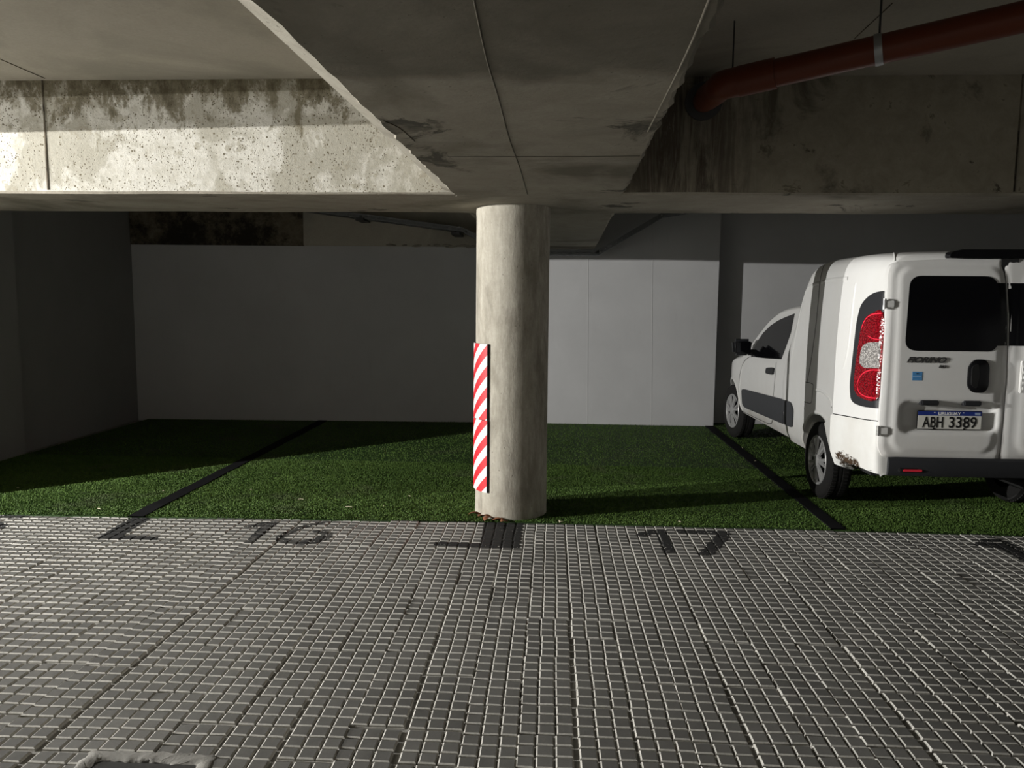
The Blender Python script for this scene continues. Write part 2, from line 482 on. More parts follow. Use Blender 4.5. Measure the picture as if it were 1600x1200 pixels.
under_line('formwork_joint', [(737, -20), (760, 90), (778, 150), (797, 220), (812, 262), (824, 303)], .006, mat='joint')
under_line('formwork_joint', [(1115, -20), (1083, 60), (1050, 130), (1012, 205)], .006, mat='conc_slab')
under_line('formwork_joint', [(700, 244), (780, 244), (900, 244), (1000, 243)], .004, mat='joint')
under_line('formwork_joint', [(600, 188), (625, 200), (648, 220)], .004)
# slab joints on the ceiling
def slab_line(p0, p1, w=.006):
    a, b = ground(*p0, ZC), ground(*p1, ZC)
    return ribbon('slab_joint', [(a, Vector((0, 0, -1))), (b, Vector((0, 0, -1)))], M['conc_dark'], ceiling, w, .001, .003)
slab_line((0, 92), (70, 122)); slab_line((1335, 60), (1395, 4), .004)

# concrete lintel band along the top of the back wall, left bay
def wl(x): return 9.245+(x+5.3)*(WY-9.245)/4.55
band = solid('wall_band', [(-5.16, wl(-5.16)-.03), (-3.05, wl(-3.05)-.03), (-3.05, wl(-3.05)+.02), (-5.16, wl(-5.16)+.02)], 2.16, ZC, M['conc_dark'])
band2 = solid('wall_band', [(-3.048, wl(-3.05)-.035), (-.72, wl(-.75)-.035), (-.72, wl(-.75)+.02), (-3.048, wl(-3.05)+.02)], 2.165, ZC, M['conc_slab'])
for i in range(26):
    x = -2.1+1.35*rng.random(); s = .012+.03*rng.random()
    bm = bmesh.new(); bmesh.ops.create_icosphere(bm, subdivisions=1, radius=1)
    for v in bm.verts: v.co = Vector((v.co.x*s*1.6, v.co.y*.012, v.co.z*s*.5))*(.8+.4*random.random())
    bm_obj('plaster_lump', bm, M['conc'], band2, 1.2, (x, wl(x)-.036, 2.165+.025*rng.random()))

# ------------------------------------------------------------------ column
CX, CY, CR = -.287, 5.40, .254
prof = [(CR+.004, -.012), (CR+.002, .05), (CR, .3), (CR, 1.2), (CR, 2.08), (CR+.002, 2.10), (CR+.002, ZB+.01)]
pr2 = []
for (r0, h0), (r1, h1) in zip(prof, prof[1:]):
    for k in range(6): pr2.append((r0+(r1-r0)*k/6, h0+(h1-h0)*k/6))
pr2.append(prof[-1])
vs, fs = lathe_geo(pr2, 72)
vs = [(x*(1+.004*math.sin(3*z+5*math.atan2(y, x))), y*(1+.004*math.sin(4*z)), z) for x, y, z in vs]
column = mesh_obj('column', vs, fs, M['conc_col'], None, .9, (CX, CY, 0))
tag(column, 'round bare concrete column standing at the edge of the turf', 'column', kind='structure')

# ------------------------------------------------------------------ lamps out in the aisle
for i, (x, y, z, W) in enumerate(LAMPS):
    r = empty('ceiling_lamp', (x, y, z))
    tag(r, ['grey aisle floodlight hung from the slab beyond the wall end', 'grey aisle floodlight hung farther along, beside the end wall'][i], 'lamp')
    nrm = Vector((-.0195, -.108, 1)).normalized()
    q = Vector((0, 0, 1)).rotation_difference(nrm).to_matrix().to_4x4()
    bm = bx(bmesh.new(), -.16, .16, -.11, .11, .02, .08, .01); bm.transform(q)
    bm_obj('housing', bm, M['dark_steel'], r, .6)
    tube('rod', [(0, 0, .08), (0, 0, ZC-z)], .008, M['steel'], r, 8)
    ld = bpy.data.lights.new('lamp_light', 'SPOT'); ld.energy = W; ld.spot_size = math.pi; ld.spot_blend = 0.0; ld.shadow_soft_size = .007
    ld.color = (1.0, .985, .945)
    lo = bpy.data.objects.new('lamp_light', ld); COL.objects.link(lo); lo.parent = r
    lo.rotation_euler = q.to_euler()

# ------------------------------------------------------------------ paving tiles: 20 cm cement tiles with nine raised squares each
def tile_geo():
    vs, fs, mi = [], [], []
    hs, hz = .098, -.0105
    def quad(q, k): 
        b = len(vs); vs.extend(q); fs.append((b, b+1, b+2, b+3)); mi.append(k)
    quad([(-hs, -hs, hz), (hs, -hs, hz), (hs, hs, hz), (-hs, hs, hz)], 1)
    for k in range(4):
        c = [(-hs, -hs), (hs, -hs), (hs, hs), (-hs, hs)]; a, b = c[k], c[(k+1) % 4]
        quad([(a[0], a[1], -.02), (b[0], b[1], -.02), (b[0], b[1], hz), (a[0], a[1], hz)], 1)
    for i in (-1, 0, 1):
        for j in (-1, 0, 1):
            cx, cy, w0, w1 = i*.0655, j*.0655, .0297, .0246
            sq = lambda w_: [(cx-w_, cy-w_), (cx+w_, cy-w_), (cx+w_, cy+w_), (cx-w_, cy+w_)]
            hi, lo = sq(w1), sq(w0)
            quad([(x, y, 0) for x, y in hi], 0)
            for k in range(4):
                a, b, c, d = lo[k], lo[(k+1) % 4], hi[(k+1) % 4], hi[k]
                quad([(a[0], a[1], -.0036), (b[0], b[1], -.0036), (c[0], c[1], 0), (d[0], d[1], 0)], 1)
                quad([(a[0], a[1], hz), (b[0], b[1], hz), (b[0], b[1], -.0036), (a[0], a[1], -.0036)], 1)
    return vs, fs, mi
tv, tf, tm = tile_geo()
tile_me = bpy.data.meshes.new('paving_tile'); tile_me.from_pydata(tv, [], tf)
tile_me.materials.append(M['tile']); tile_me.materials.append(M['groove'])
tile_me.polygons.foreach_set('material_index', tm); tile_me.update()
tiles = []
X0 = -1.70
DR = (-1.3, 2.125, .2, .2)            # drain opening: centre and half sizes
for ci in range(-40, 47):
    xc = X0+.1+.2*ci
    drift = rng.normal(0, .0015); gap = -.010 if ci == -1 else 0.0
    y0 = 5.04+rng.normal(0, .006); skew = rng.normal(0, .00025)
    for ri in range(0, 42):
        y = y0-.2*ri
        if y < -2.5: break
        if abs(xc-DR[0]) < DR[2] and abs(y-DR[1]) < DR[3]: continue
        tiles.append((xc+gap+drift*.5+skew*ri+rng.normal(0, .0018), y+rng.normal(0, .0030), rng.normal(0, .0012)-.001, rng.normal(0, .0045), rng.normal(0, .0045), rng.normal(0, .008)))
def tmat(t): return Matrix.Translation((t[0], t[1], t[2])) @ Matrix.Rotation(t[5], 4, 'Z') @ Matrix.Rotation(t[3], 4, 'X') @ Matrix.Rotation(t[4], 4, 'Y')
def proj(p):
    c = WX.T @ (np.array(p, float)-np.array([0, 0, CH])); return (800+F*c[0]/c[2], 600-F*c[1]/c[2], c[2]) if c[2] > .1 else (-9e3, -9e3, 1)
vis = [t for t in tiles if -30 < proj((t[0], t[1], 0))[0] < 1630 and 0 < proj((t[0], t[1], 0))[1] < 1225]
vis.sort(key=lambda t: proj((t[0], t[1], 0))[2]); near = set(map(id, vis[:300]))
TV = np.array(tv); rest_v, rest_f, rest_m, all_v, all_f = [], [], [], [], []
TF = np.array(tf)
for t in tiles:
    mt = np.array(tmat(t)); wv = TV @ mt[:3, :3].T+mt[:3, 3]
    all_f.append(TF+len(tv)*len(all_v)); all_v.append(wv)
    if id(t) in near:
        o = bpy.data.objects.new('paving_tile', tile_me); COL.objects.link(o); o.parent = floor; o.matrix_local = tmat(t)
    else:
        rest_f.append(TF+len(tv)*len(rest_v)); rest_v.append(wv); rest_m += tm
me = bpy.data.meshes.new('paving_tiles_beyond'); me.from_pydata(np.concatenate(rest_v).tolist(), [], np.concatenate(rest_f).tolist())
me.materials.append(M['tile']); me.materials.append(M['groove']); me.polygons.foreach_set('material_index', rest_m); me.update()
o = link('paving_tiles_beyond', me, None, floor); o['kind'] = 'stuff'
tile_bvh = BVHTree.FromPolygons(np.concatenate(all_v).tolist(), np.concatenate(all_f).tolist())

# painted marks: thin paint layers lying over the relief of the tiles
def painted(name, polys, mat, label, cat='marking', group=None, cell=.006, edge=.002, keep=.62):
    P = [[Vector((g.x, g.y)) for g in (ground(x, y) for x, y in pl)] for pl in polys]
    T = [[(v.x, v.y) for v in pl] for pl in P]
    xs = [p[0] for t in T for p in t]; ys = [p[1] for t in T for p in t]
    x0, y0 = min(xs), min(ys); nx, nyy = int((max(xs)-x0)/cell)+2, int((max(ys)-y0)/cell)+2
    idx, vs, fs = {}, [], []
    def vert(i, j):
        if (i, j) not in idx:
            x, y = x0+i*cell, y0+j*cell
            h = tile_bvh.ray_cast(Vector((x, y, .1)), Vector((0, 0, -1)))
            idx[(i, j)] = len(vs); vs.append((x, y, (max(h[0].z, -.0065) if h[0] else -.0065)+.0018))
        return idx[(i, j)]
    for i in range(nx):
        for j in range(nyy):
            cx, cy = x0+(i+.5)*cell+random.uniform(-1, 1)*edge, y0+(j+.5)*cell+random.uniform(-1, 1)*edge
            if cy < 5.14 and any(inside(t, cx, cy) for t in T):
                hh = tile_bvh.ray_cast(Vector((cx, cy, .1)), Vector((0, 0, -1)))
                if hh[0] and hh[0].z < -.004 and random.random() > keep: continue
                fs.append((vert(i, j), vert(i+1, j), vert(i+1, j+1), vert(i, j+1)))
    return tag(mesh_obj(name, vs, fs, mat), label, cat, group)
painted('painted_bay_number', [[(382, 848), (396, 848), (437, 815), (417, 815), (408, 821)], [(381, 822.5), (386, 824.5), (408, 822), (420, 815.5), (410, 816), (395, 818.5)],
        [(519, 814.5), (494, 816), (470, 821), (450, 829), (436, 835), (431, 839), (432, 844), (440, 848.5), (470, 851), (492, 849), (506, 845), (516, 840), (520, 835), (516, 831), (508, 829), (496, 828.5), (487, 829.5), (487, 831), (495, 831.5), (500, 834), (497, 838), (490, 842), (475, 844.5), (455, 844), (445, 842), (444, 839), (450, 835), (466, 828), (485, 822), (505, 817.5)]],
        M['paint_worn'], 'faded black bay number 16 painted on the tiles')
painted('painted_bay_number', [[(1036, 864), (1056, 864), (1041, 828), (1024, 829.5)], [(992, 835), (1005, 838.5), (1026, 833.5), (1040, 828), (1019, 827.5), (1004, 830.5)],
        [(1055, 828), (1139, 829.6), (1142, 836), (1135, 835), (1060, 833)], [(1122, 833), (1142, 834), (1138, 841), (1114, 867), (1088, 866)]],
        M['paint'], 'black bay number 17 painted on the tiles beside the column')
painted('painted_bay_number', [[(1520, 851), (1534, 842), (1564, 842.3), (1600, 859), (1656, 889), (1622, 889), (1565, 859), (1543, 854)]],
        M['paint'], 'black digit 1 painted on the tiles behind the white van')
painted('painted_bay_number', [[(-60, 802.5), (0, 803.6), (48, 805), (40, 808.5), (0, 808), (-52, 807)], [(-60, 806), (-48, 806), (-70, 818), (-84, 818)],
        [(-70, 813), (-30, 812), (0, 815), (12, 820), (5, 826), (-20, 830), (-70, 831), (-70, 827), (-28, 826), (-12, 822), (-20, 818), (-40, 816.5), (-78, 818)]],
        M['paint'], 'black digit 5 painted on the tiles at the end of the bay wall')
painted('painted_bay_corner', [[(213, 804), (243, 804), (184, 841), (150, 841)], [(172, 835), (248, 838.5), (244, 843.5), (152, 841)]],
        M['paint'], 'black painted corner mark where the turf strip meets the tiles', keep=.95)
painted('painted_bay_corner', [[(757, 813), (818, 813), (812, 856), (750, 855)], [(680, 846), (758, 849), (758, 855), (677, 852)]],
        M['paint'], 'black painted block and foot in front of the column', keep=.95)

# drain opening with a rough cement rim
dr = empty('floor_drain', (DR[0], DR[1], 0)); tag(dr, 'rough cement drain surround with a dark cover set in the tiles', 'drain')
bm = bmesh.new(); rings = []
for (ex, h) in ((.022, -.006), (.018, .0005), (.008, .003), (-.018, .002), (-.030, -.004), (-.035, -.03)):
    ring = [];
    for k in range(90):
        a = 2*math.pi*k/90; dx, dy = math.cos(a), math.sin(a); hx, hy = DR[2]+ex, DR[3]+ex
        s = min(hx/abs(dx) if abs(dx) > 1e-6 else 9, hy/abs(dy) if abs(dy) > 1e-6 else 9)
        ring.append(bm.verts.new((dx*s+rng.normal(0, .004), dy*s+rng.normal(0, .004), h+rng.normal(0, .0012))))
    rings.append(ring)
for r0, r1 in zip(rings, rings[1:]):
    for k in range(90): bm.faces.new((r0[k], r0[(k+1) % 90], r1[(k+1) % 90], r1[k]))
bm_obj('rim', bm, M['cement'], dr, .9)
box('cover', -DR[2]+.03, DR[2]-.03, -DR[3]+.03, DR[3]-.03, -.012, -.006, M['dark_steel'], dr, .002)

# ------------------------------------------------------------------ artificial turf
def edge_y(x):
    return float(np.interp(x, [-6, -3.8, -2.0, -.26, 1.5, 3.1, 7], [4.97, 5.0, 5.06, 5.12, 5.125, 5.10, 5.08]))
SX0, SX1 = -2.85, 1.93
front = [(-5.045+i*(12.8/60), edge_y(-5.045+i*(12.8/60))+rng.normal(0, .004)) for i in range(61)]
turf_poly = front+[(7.75, 9.72), (1.99, 9.72), (1.98, 9.46), (-.75, 9.46), (-5.04, 9.25)]
bm = bmesh.new(); vv = [bm.verts.new((x, y, .006)) for x, y in turf_poly]; bm.faces.new(vv)
r = bmesh.ops.extrude_face_region(bm, geom=bm.faces[:]); 
for v in [g for g in r['geom'] if isinstance(g, bmesh.types.BMVert)]: v.co.z = -.011
bmesh.ops.recalc_face_normals(bm, faces=bm.faces)
turf = bm_obj('artificial_turf', bm, M['turf']); tag(turf, 'short green artificial turf laid over the parking bays', 'turf', kind='stuff')
def blades(n, ymax):
    x = rng.uniform(-5.04, 6.2, n); y = rng.uniform(4.97, ymax, n)
    ey = np.interp(x, [-6, -3.8, -2.0, -.26, 1.5, 3.1, 7], [4.97, 5.0, 5.06, 5.12, 5.125, 5.10, 5.08])
    ok = (y > ey-.004) & (np.abs(x-SX0) > .058) & (np.abs(x-SX1) > .052) & ((x-CX)**2+(y-CY)**2 > .252**2) & (y < np.where(x < 1.98, np.interp(x, [-5.1, -.75], [9.24, 9.46]), 9.71)) & ((x < 2.0) | (y < 9.7))
    # backing shows through a little in trodden patches
    return x[ok], y[ok]
x1, y1 = blades(360000, 7.0); x2, y2 = blades(200000, 9.72)
bxx, byy = np.concatenate([x1, x2]), np.concatenate([y1, y2]); nb = len(bxx)
ang = rng.uniform(0, 2*np.pi, nb); hgt = rng.uniform(.005, .012, nb); wd = rng.uniform(.003, .005, nb); lean = rng.uniform(.002, .009, nb); la = rng.uniform(0, 2*np.pi, nb)
V = np.empty((nb, 3, 3)); dx, dy = np.cos(ang)*wd, np.sin(ang)*wd
V[:, 0] = np.stack([bxx-dx, byy-dy, np.full(nb, .0055)], 1); V[:, 1] = np.stack([bxx+dx, byy+dy, np.full(nb, .0055)], 1)
V[:, 2] = np.stack([bxx+np.cos(la)*lean, byy+np.sin(la)*lean, .0055+hgt], 1)
me = bpy.data.meshes.new('turf_pile'); me.vertices.add(nb*3); me.vertices.foreach_set('co', V.reshape(-1)); me.loops.add(nb*3); me.loops.foreach_set('vertex_index', np.arange(nb*3, dtype=np.int32))
me.polygons.add(nb); me.polygons.foreach_set('loop_start', np.arange(0, nb*3, 3, dtype=np.int32)); me.update(calc_edges=True)
o = link('turf_pile', me, M['blade'], turf); o['kind'] = 'stuff'
# black strips that divide the bays
def strip(x, w, y0, y1, label):
    n = 40; vs, fs = [], []
    for i in range(n+1):
        y = y0+(y1-y0)*i/n; j = rng.normal(0, .003)
        for dx, z in ((-w/2, .004), (-w/2+.004, .015), (w/2-.004, .015), (w/2, .004)): vs.append((x+dx+j, y, z+rng.normal(0, .0008)))
    for i in range(n):
        for k in range(3): a = i*4+k; fs.append((a, a+1, a+5, a+4))
    return tag(mesh_obj('bay_strip', vs, fs, M['rubber']), label, 'strip')
strip(SX0, .115, edge_y(SX0)-.02, 9.34, 'black dividing strip on the turf ending in the painted corner mark')
strip(SX1, .105, edge_y(SX1)-.0, 9.45, 'black dividing strip on the turf beside the white van')

# dry debris
M['leaf'] = flat('dry_leaf', (.20, .085, .045), .8, .2, var=.4, scale=40)
M['straw'] = flat('pale_straw', (.55, .50, .36), .8, .2)
def leaf(px, py, s, rz, label, z=.016, mat='leaf'):
    g = ground(px, py, z); vs, fs = [], []; n = 7
    for i in range(n):
        t = i/(n-1); wdt = math.sin(math.pi*min(1, t*.95+.03))*.34*s
        for k in (-1, 0, 1): vs.append((t*s-s/2, k*wdt, .006*math.sin(t*5)+abs(k)*.35*wdt))
    for i in range(n-1):
        for k in (0, 1): a = i*3+k; fs.append((a, a+3, a+4, a+1))
    o = mesh_obj('dry_leaf', vs, fs, M[mat], None, 1.0, tuple(g)); o.rotation_euler = (random.uniform(-.3, .3), random.uniform(-.2, .2), rz)
    md = o.modifiers.new('t', 'SOLIDIFY'); md.thickness = .0012
    return tag(o, label, 'leaf', 'dry leaves around the column foot')
for px, py, s, rz in ((743, 803, .10, .4), (755, 806, .11, 2.3), (767, 809, .11, .1), (779, 812, .10, 2.8), (761, 810, .08, 1.2), (788, 814, .07, .8)):
    leaf(px, py, s, rz, 'brown dry leaf in the heap against the column foot', .020)
leaf(876, 815, .045, 1.2, 'single pale curled leaf lying apart from the heap by the column', .016, 'straw')
for i, (px, py) in enumerate(((545, 792), (155, 795), (600, 790), (470, 780), (392, 765), (993, 815), (1062, 815), (1160, 700), (1180, 720), (28, 762), (255, 767), (640, 775))):
    g = ground(px, py, .02); L = .012+.03*random.random() if i not in (0, 1) else .055; a = random.uniform(0, 3)
    d = Vector((math.cos(a), math.sin(a)*.5, 0))*L/2
    o = mesh_obj('straw_bit', *tube_geo([-d, d*.1+Vector((0, .003, .002)), d], .0022, 5), M['straw'], None, 1.2, tuple(g))
    tag(o, 'tiny pale bit of straw caught in the green turf', 'straw', 'pale bits on the turf')

# ------------------------------------------------------------------ striped guards on the column
def guard_mat(ph):
    n = N('guard_stripes', .55, .4); o = n.node('ShaderNodeTexCoord').outputs['Object']; x = n.xyz(o)
    phi = n.math('ARCTAN2', x[0], n.math('MULTIPLY', x[1], 1.0))
    v = n.math('ADD', x[2], n.math('MULTIPLY', phi, .95*.27))
    fr = n.math('FRACT', n.math('ADD', n.math('DIVIDE', v, .144), ph))
    n.col(n.mix(n.math('GREATER_THAN', fr, .5), (.66, .655, .64), (.58, .012, .022))); return n.m
def guard(z0, z1, ph, label, shift=0.0):
    r = empty('column_guard', (CX, CY, 0)); tag(r, label, 'guard', 'striped guards on the column')
    for nm, r0, r1, mt in (('backing', CR+.002, CR+.012, M['rubber']), ('striped_face', CR+.012, CR+.0145, guard_mat(ph))):
        vs, fs = [], []; n = 24; a0, a1 = math.radians(150)+shift, math.radians(234)+shift
        if nm == 'backing': a1 += .03
        for i in range(n+1):
            a = a0+(a1-a0)*i/n
            for rr, z in ((r0, z0), (r1, z0), (r1, z1), (r0, z1)): vs.append((math.cos(a)*rr, math.sin(a)*rr, z))
        for i in range(n):
            for k in range(4): b = i*4; fs.append((b+k, b+(k+1) % 4, b+4+(k+1) % 4, b+4+k))
        fs += [(0, 1, 2, 3), (n*4+3, n*4+2, n*4+1, n*4)]
        o = mesh_obj(nm, vs, fs, mt, r)
        bm = bmesh.new(); bm.from_mesh(o.data); bmesh.ops.recalc_face_normals(bm, faces=bm.faces); bm.to_mesh(o.data); bm.free()
    return r
gz = [aty(752, y, CY-.16).z for y in (767, 655, 537)]
guard(gz[0], gz[1]-.003, .35, 'lower red and white striped guard panel on the concrete column', .01)
guard(gz[1], gz[2], .05, 'upper red and white striped guard panel on the concrete column')

# ------------------------------------------------------------------ orange drain pipe in the right bay
M['pipe'] = flat('orange_pvc', (.13, .026, .008), .42, .4, var=.12, scale=3)
pr = empty('drain_pipe', (0, 0, 0)); tag(pr, 'orange plastic drain pipe slung under the slab in the right bay', 'pipe')
pA, pB = aty(1600, 26, 3.35), aty(1130, 133, 3.85)
pE = pA+(pA-pB)*1.2; pE.z = min(pE.z, ZC-.10)
pC = aty(1106, 152, 4.25); pD = aty(1098, 160, 4.75)
tube('pipe_run', [pE, pA, pA.lerp(pB, .5), pB], .0625, M['pipe'], pr, 28)
elb = smoothpath([pA.lerp(pB, .93), pB, pB.lerp(pC, .35), pC], 6)
tube('elbow', elb, .067, M['pipe'], pr, 28)
tube('socket', [pA.lerp(pB, .80), pA.lerp(pB, .94)], .070, M['pipe'], pr, 28)
tube('pipe_stub', [pC, pD], .0625, M['pipe'], pr, 28)
tube('collar', [pC.lerp(pD, .72), pC.lerp(pD, 1.0)], .105, M['dark_steel'], pr, 28)
pc = pA.lerp(pB, (1600-1386)/(1600-1130)*.97); dirp = (pB-pA).normalized()
tube('clamp', [pc-dirp*.016, pc+dirp*.016], .0675, M['steel'], pr, 28)
tube('hanger_rod', [pc+Vector((0, 0, .06)), Vector((pc.x, pc.y, ZC))], .005, M['dark_steel'], pr, 8)
ph = pA.lerp(pB, .965)
tube('hanger_rod', [ph+Vector((0, 0, .06)), Vector((ph.x, ph.y, ZC))], .004, M['dark_steel'], pr, 8)

# ------------------------------------------------------------------ perforated cable tray along the back wall
tr = empty('cable_tray', (0, 9.25, 2.1)); tag(tr, 'perforated steel cable tray dipping under the beam along the back wall', 'tray')
def tray_run(pts):
    y0, y1, hgt = 9.06, 9.30, .05
    for a, b in zip(pts, pts[1:]):
        a, b = Vector((a[0], 0, a[1])), Vector((b[0], 0, b[1])); L = (b-a).length; d = (b-a)/L; up = Vector((-d.z, 0, d.x))
        if up.z < 0: up = -up
        bm = bmesh.new()
        def slab(s0, s1, h0, h1, ya, yb):
            P = [bm.verts.new((a+d*s+up*h)+Vector((0, y, 0))) for s in (s0, s1) for h in (h0, h1) for y in (ya, yb)]
            for f in ((0, 1, 3, 2), (4, 6, 7, 5), (0, 4, 5, 1), (2, 3, 7, 6), (0, 2, 6, 4), (1, 5, 7, 3)): bm.faces.new([P[i] for i in f])
        slab(0, L, -.001, .001, y0, y0+.04); slab(0, L, -.001, .001, y1-.04, y1); slab(0, L, -.001, .001, (y0+y1)/2-.03, (y0+y1)/2+.03)
        n = max(2, int(L/.09))
        for k in range(n+1):
            s = L*k/n; slab(max(0, s-.02), min(L, s+.02), -.001, .001, y0, y1)
        for y in (y0, y1):
            slab(0, L, 0, .016, y-.001, y+.001); slab(0, L, .034, hgt, y-.001, y+.001); slab(0, L, hgt, hgt+.002, y-.001, y+.008)
            n2 = max(2, int(L/.07))
            for k in range(n2+1):
                s = L*k/n2; slab(max(0, s-.019), min(L, s+.019), .016, .034, y-.001, y+.001)
        bmesh.ops.recalc_face_normals(bm, faces=bm.faces)
        o = bm_obj('tray_section', bm, M['tray'], tr); o.matrix_parent_inverse = Matrix.Translation((0, -9.25, -2.1))
T = lambda x, y: (aty(x, y, 9.06).x, aty(x, y, 9.06).z)
t0, t1, t2, t3, t4, t5 = T(520, 335), T(722, 362), T(748, 376), T(790, 398), T(936, 398), T(1040, 337)
tray_run([(t0[0]-.8, t0[1]+.10), t0, t1, t2, t3, t4, t5, (t5[0]+.5, t5[1]+.08)])
for px in (563, 712):
    q = T(px, 340 if px < 600 else 362)
    o = box('bracket', q[0]-.05, q[0]+.05, 9.02, wl(q[0])-.045, q[1]-.035, q[1]-.004, M['dark_steel'], tr); o.matrix_parent_inverse = Matrix.Translation((0, -9.25, -2.1))

# ================================================================== the white van (local axes: x across, y forward, z up; origin on the ground under the rear doors)
YAW = .018; VO = Vector((2.87, 4.97, 0))
van = empty('delivery_van', VO, YAW)
tag(van, 'white delivery van with twin rear doors, parked nose to the wall', 'van')
VM = Matrix.Translation(VO) @ Matrix.Rotation(YAW, 4, 'Z'); VI = VM.inverted()
def paint_white():
    n = N('van_white_paint', .33, .5, 0, .25)
    o = n.pos(obj=True); x = n.xyz(o); f = n.noise(o, 2.2, 7, .65, .3); g = n.noise(o, 22, 6, .7)
    low = n.ramp(x[2], .75, .32)
    d = n.math('MULTIPLY', n.math('ADD', n.math('MULTIPLY', low, .55), .12), n.ramp(f, .35, .7))
    c = n.mix(d, (.76, .76, .75), (.45, .40, .33))
    c = n.mix(n.ramp(g, .68, .74, 0, .25), c, (.40, .37, .32))
    n.col(c); n.set(n.b.inputs['Roughness'], n.ramp(f, .3, .7, .28, .48)); return n.m
M['white'] = paint_white()
def bumper_white():
    n = N('scraped_white_bumper', .4, .45)
    o = n.pos(obj=True); x = n.xyz(o); f = n.noise(n.pos((1, 1, 1.6), obj=True), 17, 8, .7, 1.6); g = n.noise(o, 2.5, 6, .65)
    zone = n.math('MULTIPLY', n.ramp(x[2], .535, .45), n.math('MULTIPLY', n.ramp(x[1], .70, .52), n.ramp(x[1], .10, .24)))
    scr = n.ramp(n.math('ADD', n.math('MULTIPLY', zone, .40), f), .80, .84)
    c = n.mix(n.ramp(g, .4, .7, 0, .35), (.74, .74, .72), (.50, .46, .40))
    c = n.mix(scr, c, (.055, .035, .022)); n.col(c); return n.m
M['bumper_white'] = bumper_white()
M['plastic'] = flat('grey_black_plastic', (.022, .023, .026), .5, .35)
M['molding'] = flat('dark_grey_molding', (.050, .052, .058), .6, .35)
M['glass'] = flat('tinted_glass', (.004, .004, .005), .08, .22, var=.02)
M['gap'] = flat('panel_gap', (.02, .02, .02), .8, .2)
M['tyre'] = flat('tyre_rubber', (.018, .0175, .017), .85, .2, var=.25)
M['hub'] = flat('hubcap_silver', (.48, .48, .48), .38, .5, .45)
M['chrome'] = flat('bright_metal', (.75, .75, .74), .2, .5, .9)
M['under'] = flat('underbody', (.02, .02, .02), .9, .2)
def lens(name, c):
    n = N(name, .12, .6); o = n.pos(obj=True); v = n.vor(n.pos((1, 1, 1), obj=True), 95); f = n.noise(o, 20, 4)
    n.col(n.mix(n.ramp(v, .15, .6), tuple(min(1, x*1.5) for x in c), tuple(x*.45 for x in c))).bump(v, .35, .004); return n.m
M['red_lens'] = lens('red_lamp_lens', (.26, .005, .012)); M['clear_lens'] = lens('clear_lamp_lens', (.42, .40, .385))
M['red_ring'] = flat('bright_red_ring', (.80, .03, .06), .25, .5)
M['plate'] = flat('plate_white', (.70, .69, .64), .45, .4); M['plate_blue'] = flat('plate_blue', (.015, .035, .22), .45, .4)
M['ink'] = flat('plate_black', (.012, .012, .012), .5, .4); M['ink_white'] = flat('plate_letter_white', (.78, .78, .78), .5, .4)
M['sticker'] = flat('blue_sticker', (.08, .27, .55), .5, .4)

# --- cargo box: lofted shell
BZ = [.335, .42, .55, .80, 1.10, 1.40, 1.62, 1.73, 1.79, 1.825, 1.848, 1.862, 1.870, 1.874]
BW = [.775, .812, .824, .828, .828, .820, .806, .792, .768, .735, .680, .560, .300, 0.0]
def box_front(z): return float(np.interp(z, [.30, .40, .58, .80, 1.04, 1.24, 1.445, 1.62, 1.74, 1.80, 1.84, 1.87], [1.79, 1.80, 1.865, 1.915, 1.83, 1.69, 1.57, 1.50, 1.42, 1.34, 1.22, 1.10]))
def lean(z): return .035*max(0.0, (z-1.0)/.85)**1.6
AB = .035
def box_point(i_frac, hw, z):
    return None
zs = []
for k in range(len(BZ)-1):
    for j in range(4): zs.append((BZ[k]+(BZ[k+1]-BZ[k])*j/4))
zs.append(BZ[-1])
from bisect import bisect
def pchip(X, Y, x):
    # smooth monotone interpolation
    i = min(max(bisect(X, x)-1, 0), len(X)-2); h = [X[k+1]-X[k] for k in range(len(X)-1)]; d = [(Y[k+1]-Y[k])/h[k] for k in range(len(X)-1)]
    def m_(k):
        if k == 0: return d[0]
        if k == len(X)-1: return d[-1]
        return 0 if d[k-1]*d[k] <= 0 else 2/(1/d[k-1]+1/d[k])
    t = (x-X[i])/h[i]; a, b = m_(i), m_(i+1)
    return (2*t**3-3*t*t+1)*Y[i]+(t**3-2*t*t+t)*h[i]*a+(-2*t**3+3*t*t)*Y[i+1]+(t**3-t*t)*h[i]*b
ss = [0, .004, .010, .018, .03, .045, .06, .08, .10, .13, .16, .20, .24, .28, .33, .40, .48, .56, .64, .72, .80, .86, .90, .93, .95, .97, .982, .991, .997, 1.0]
def half_ring(s, zs_):
    pts = []
    for z in zs_:
        hw = pchip(BZ, BW, z) if z < BZ[-1] else 0
        zz = z
        if z < .42: zz = z
        a0, a1 = AB+lean(z), box_front(z); a = a0+(a1-a0)*s; d0, d1 = a-a0, a1-a
        k = hw/.83
        if d0 < .46: hw -= .040*k*((.46-d0)/.46)**1.35
        if d0 < .03: hw -= .022*k*(1-math.sqrt(max(0, 1-((.03-d0)/.03)**2)))
        if d1 < .10: hw -= .055*k*(1-math.sqrt(max(0, 1-((.10-d1)/.10)**2)))
        top = max(0, (z-1.72)/.15)
        if d0 < .04: zz -= top*.012*(1-math.sqrt(max(0, 1-((.04-d0)/.04)**2)))
        # roof line: slightly lower at the rear
        zz -= top*.030*max(0, 1-d0/.55)**2
        low = max(0, (.42-z)/.085)
        if a < .60: zz += low*.080
        pts.append((hw, a, zz))
    return pts
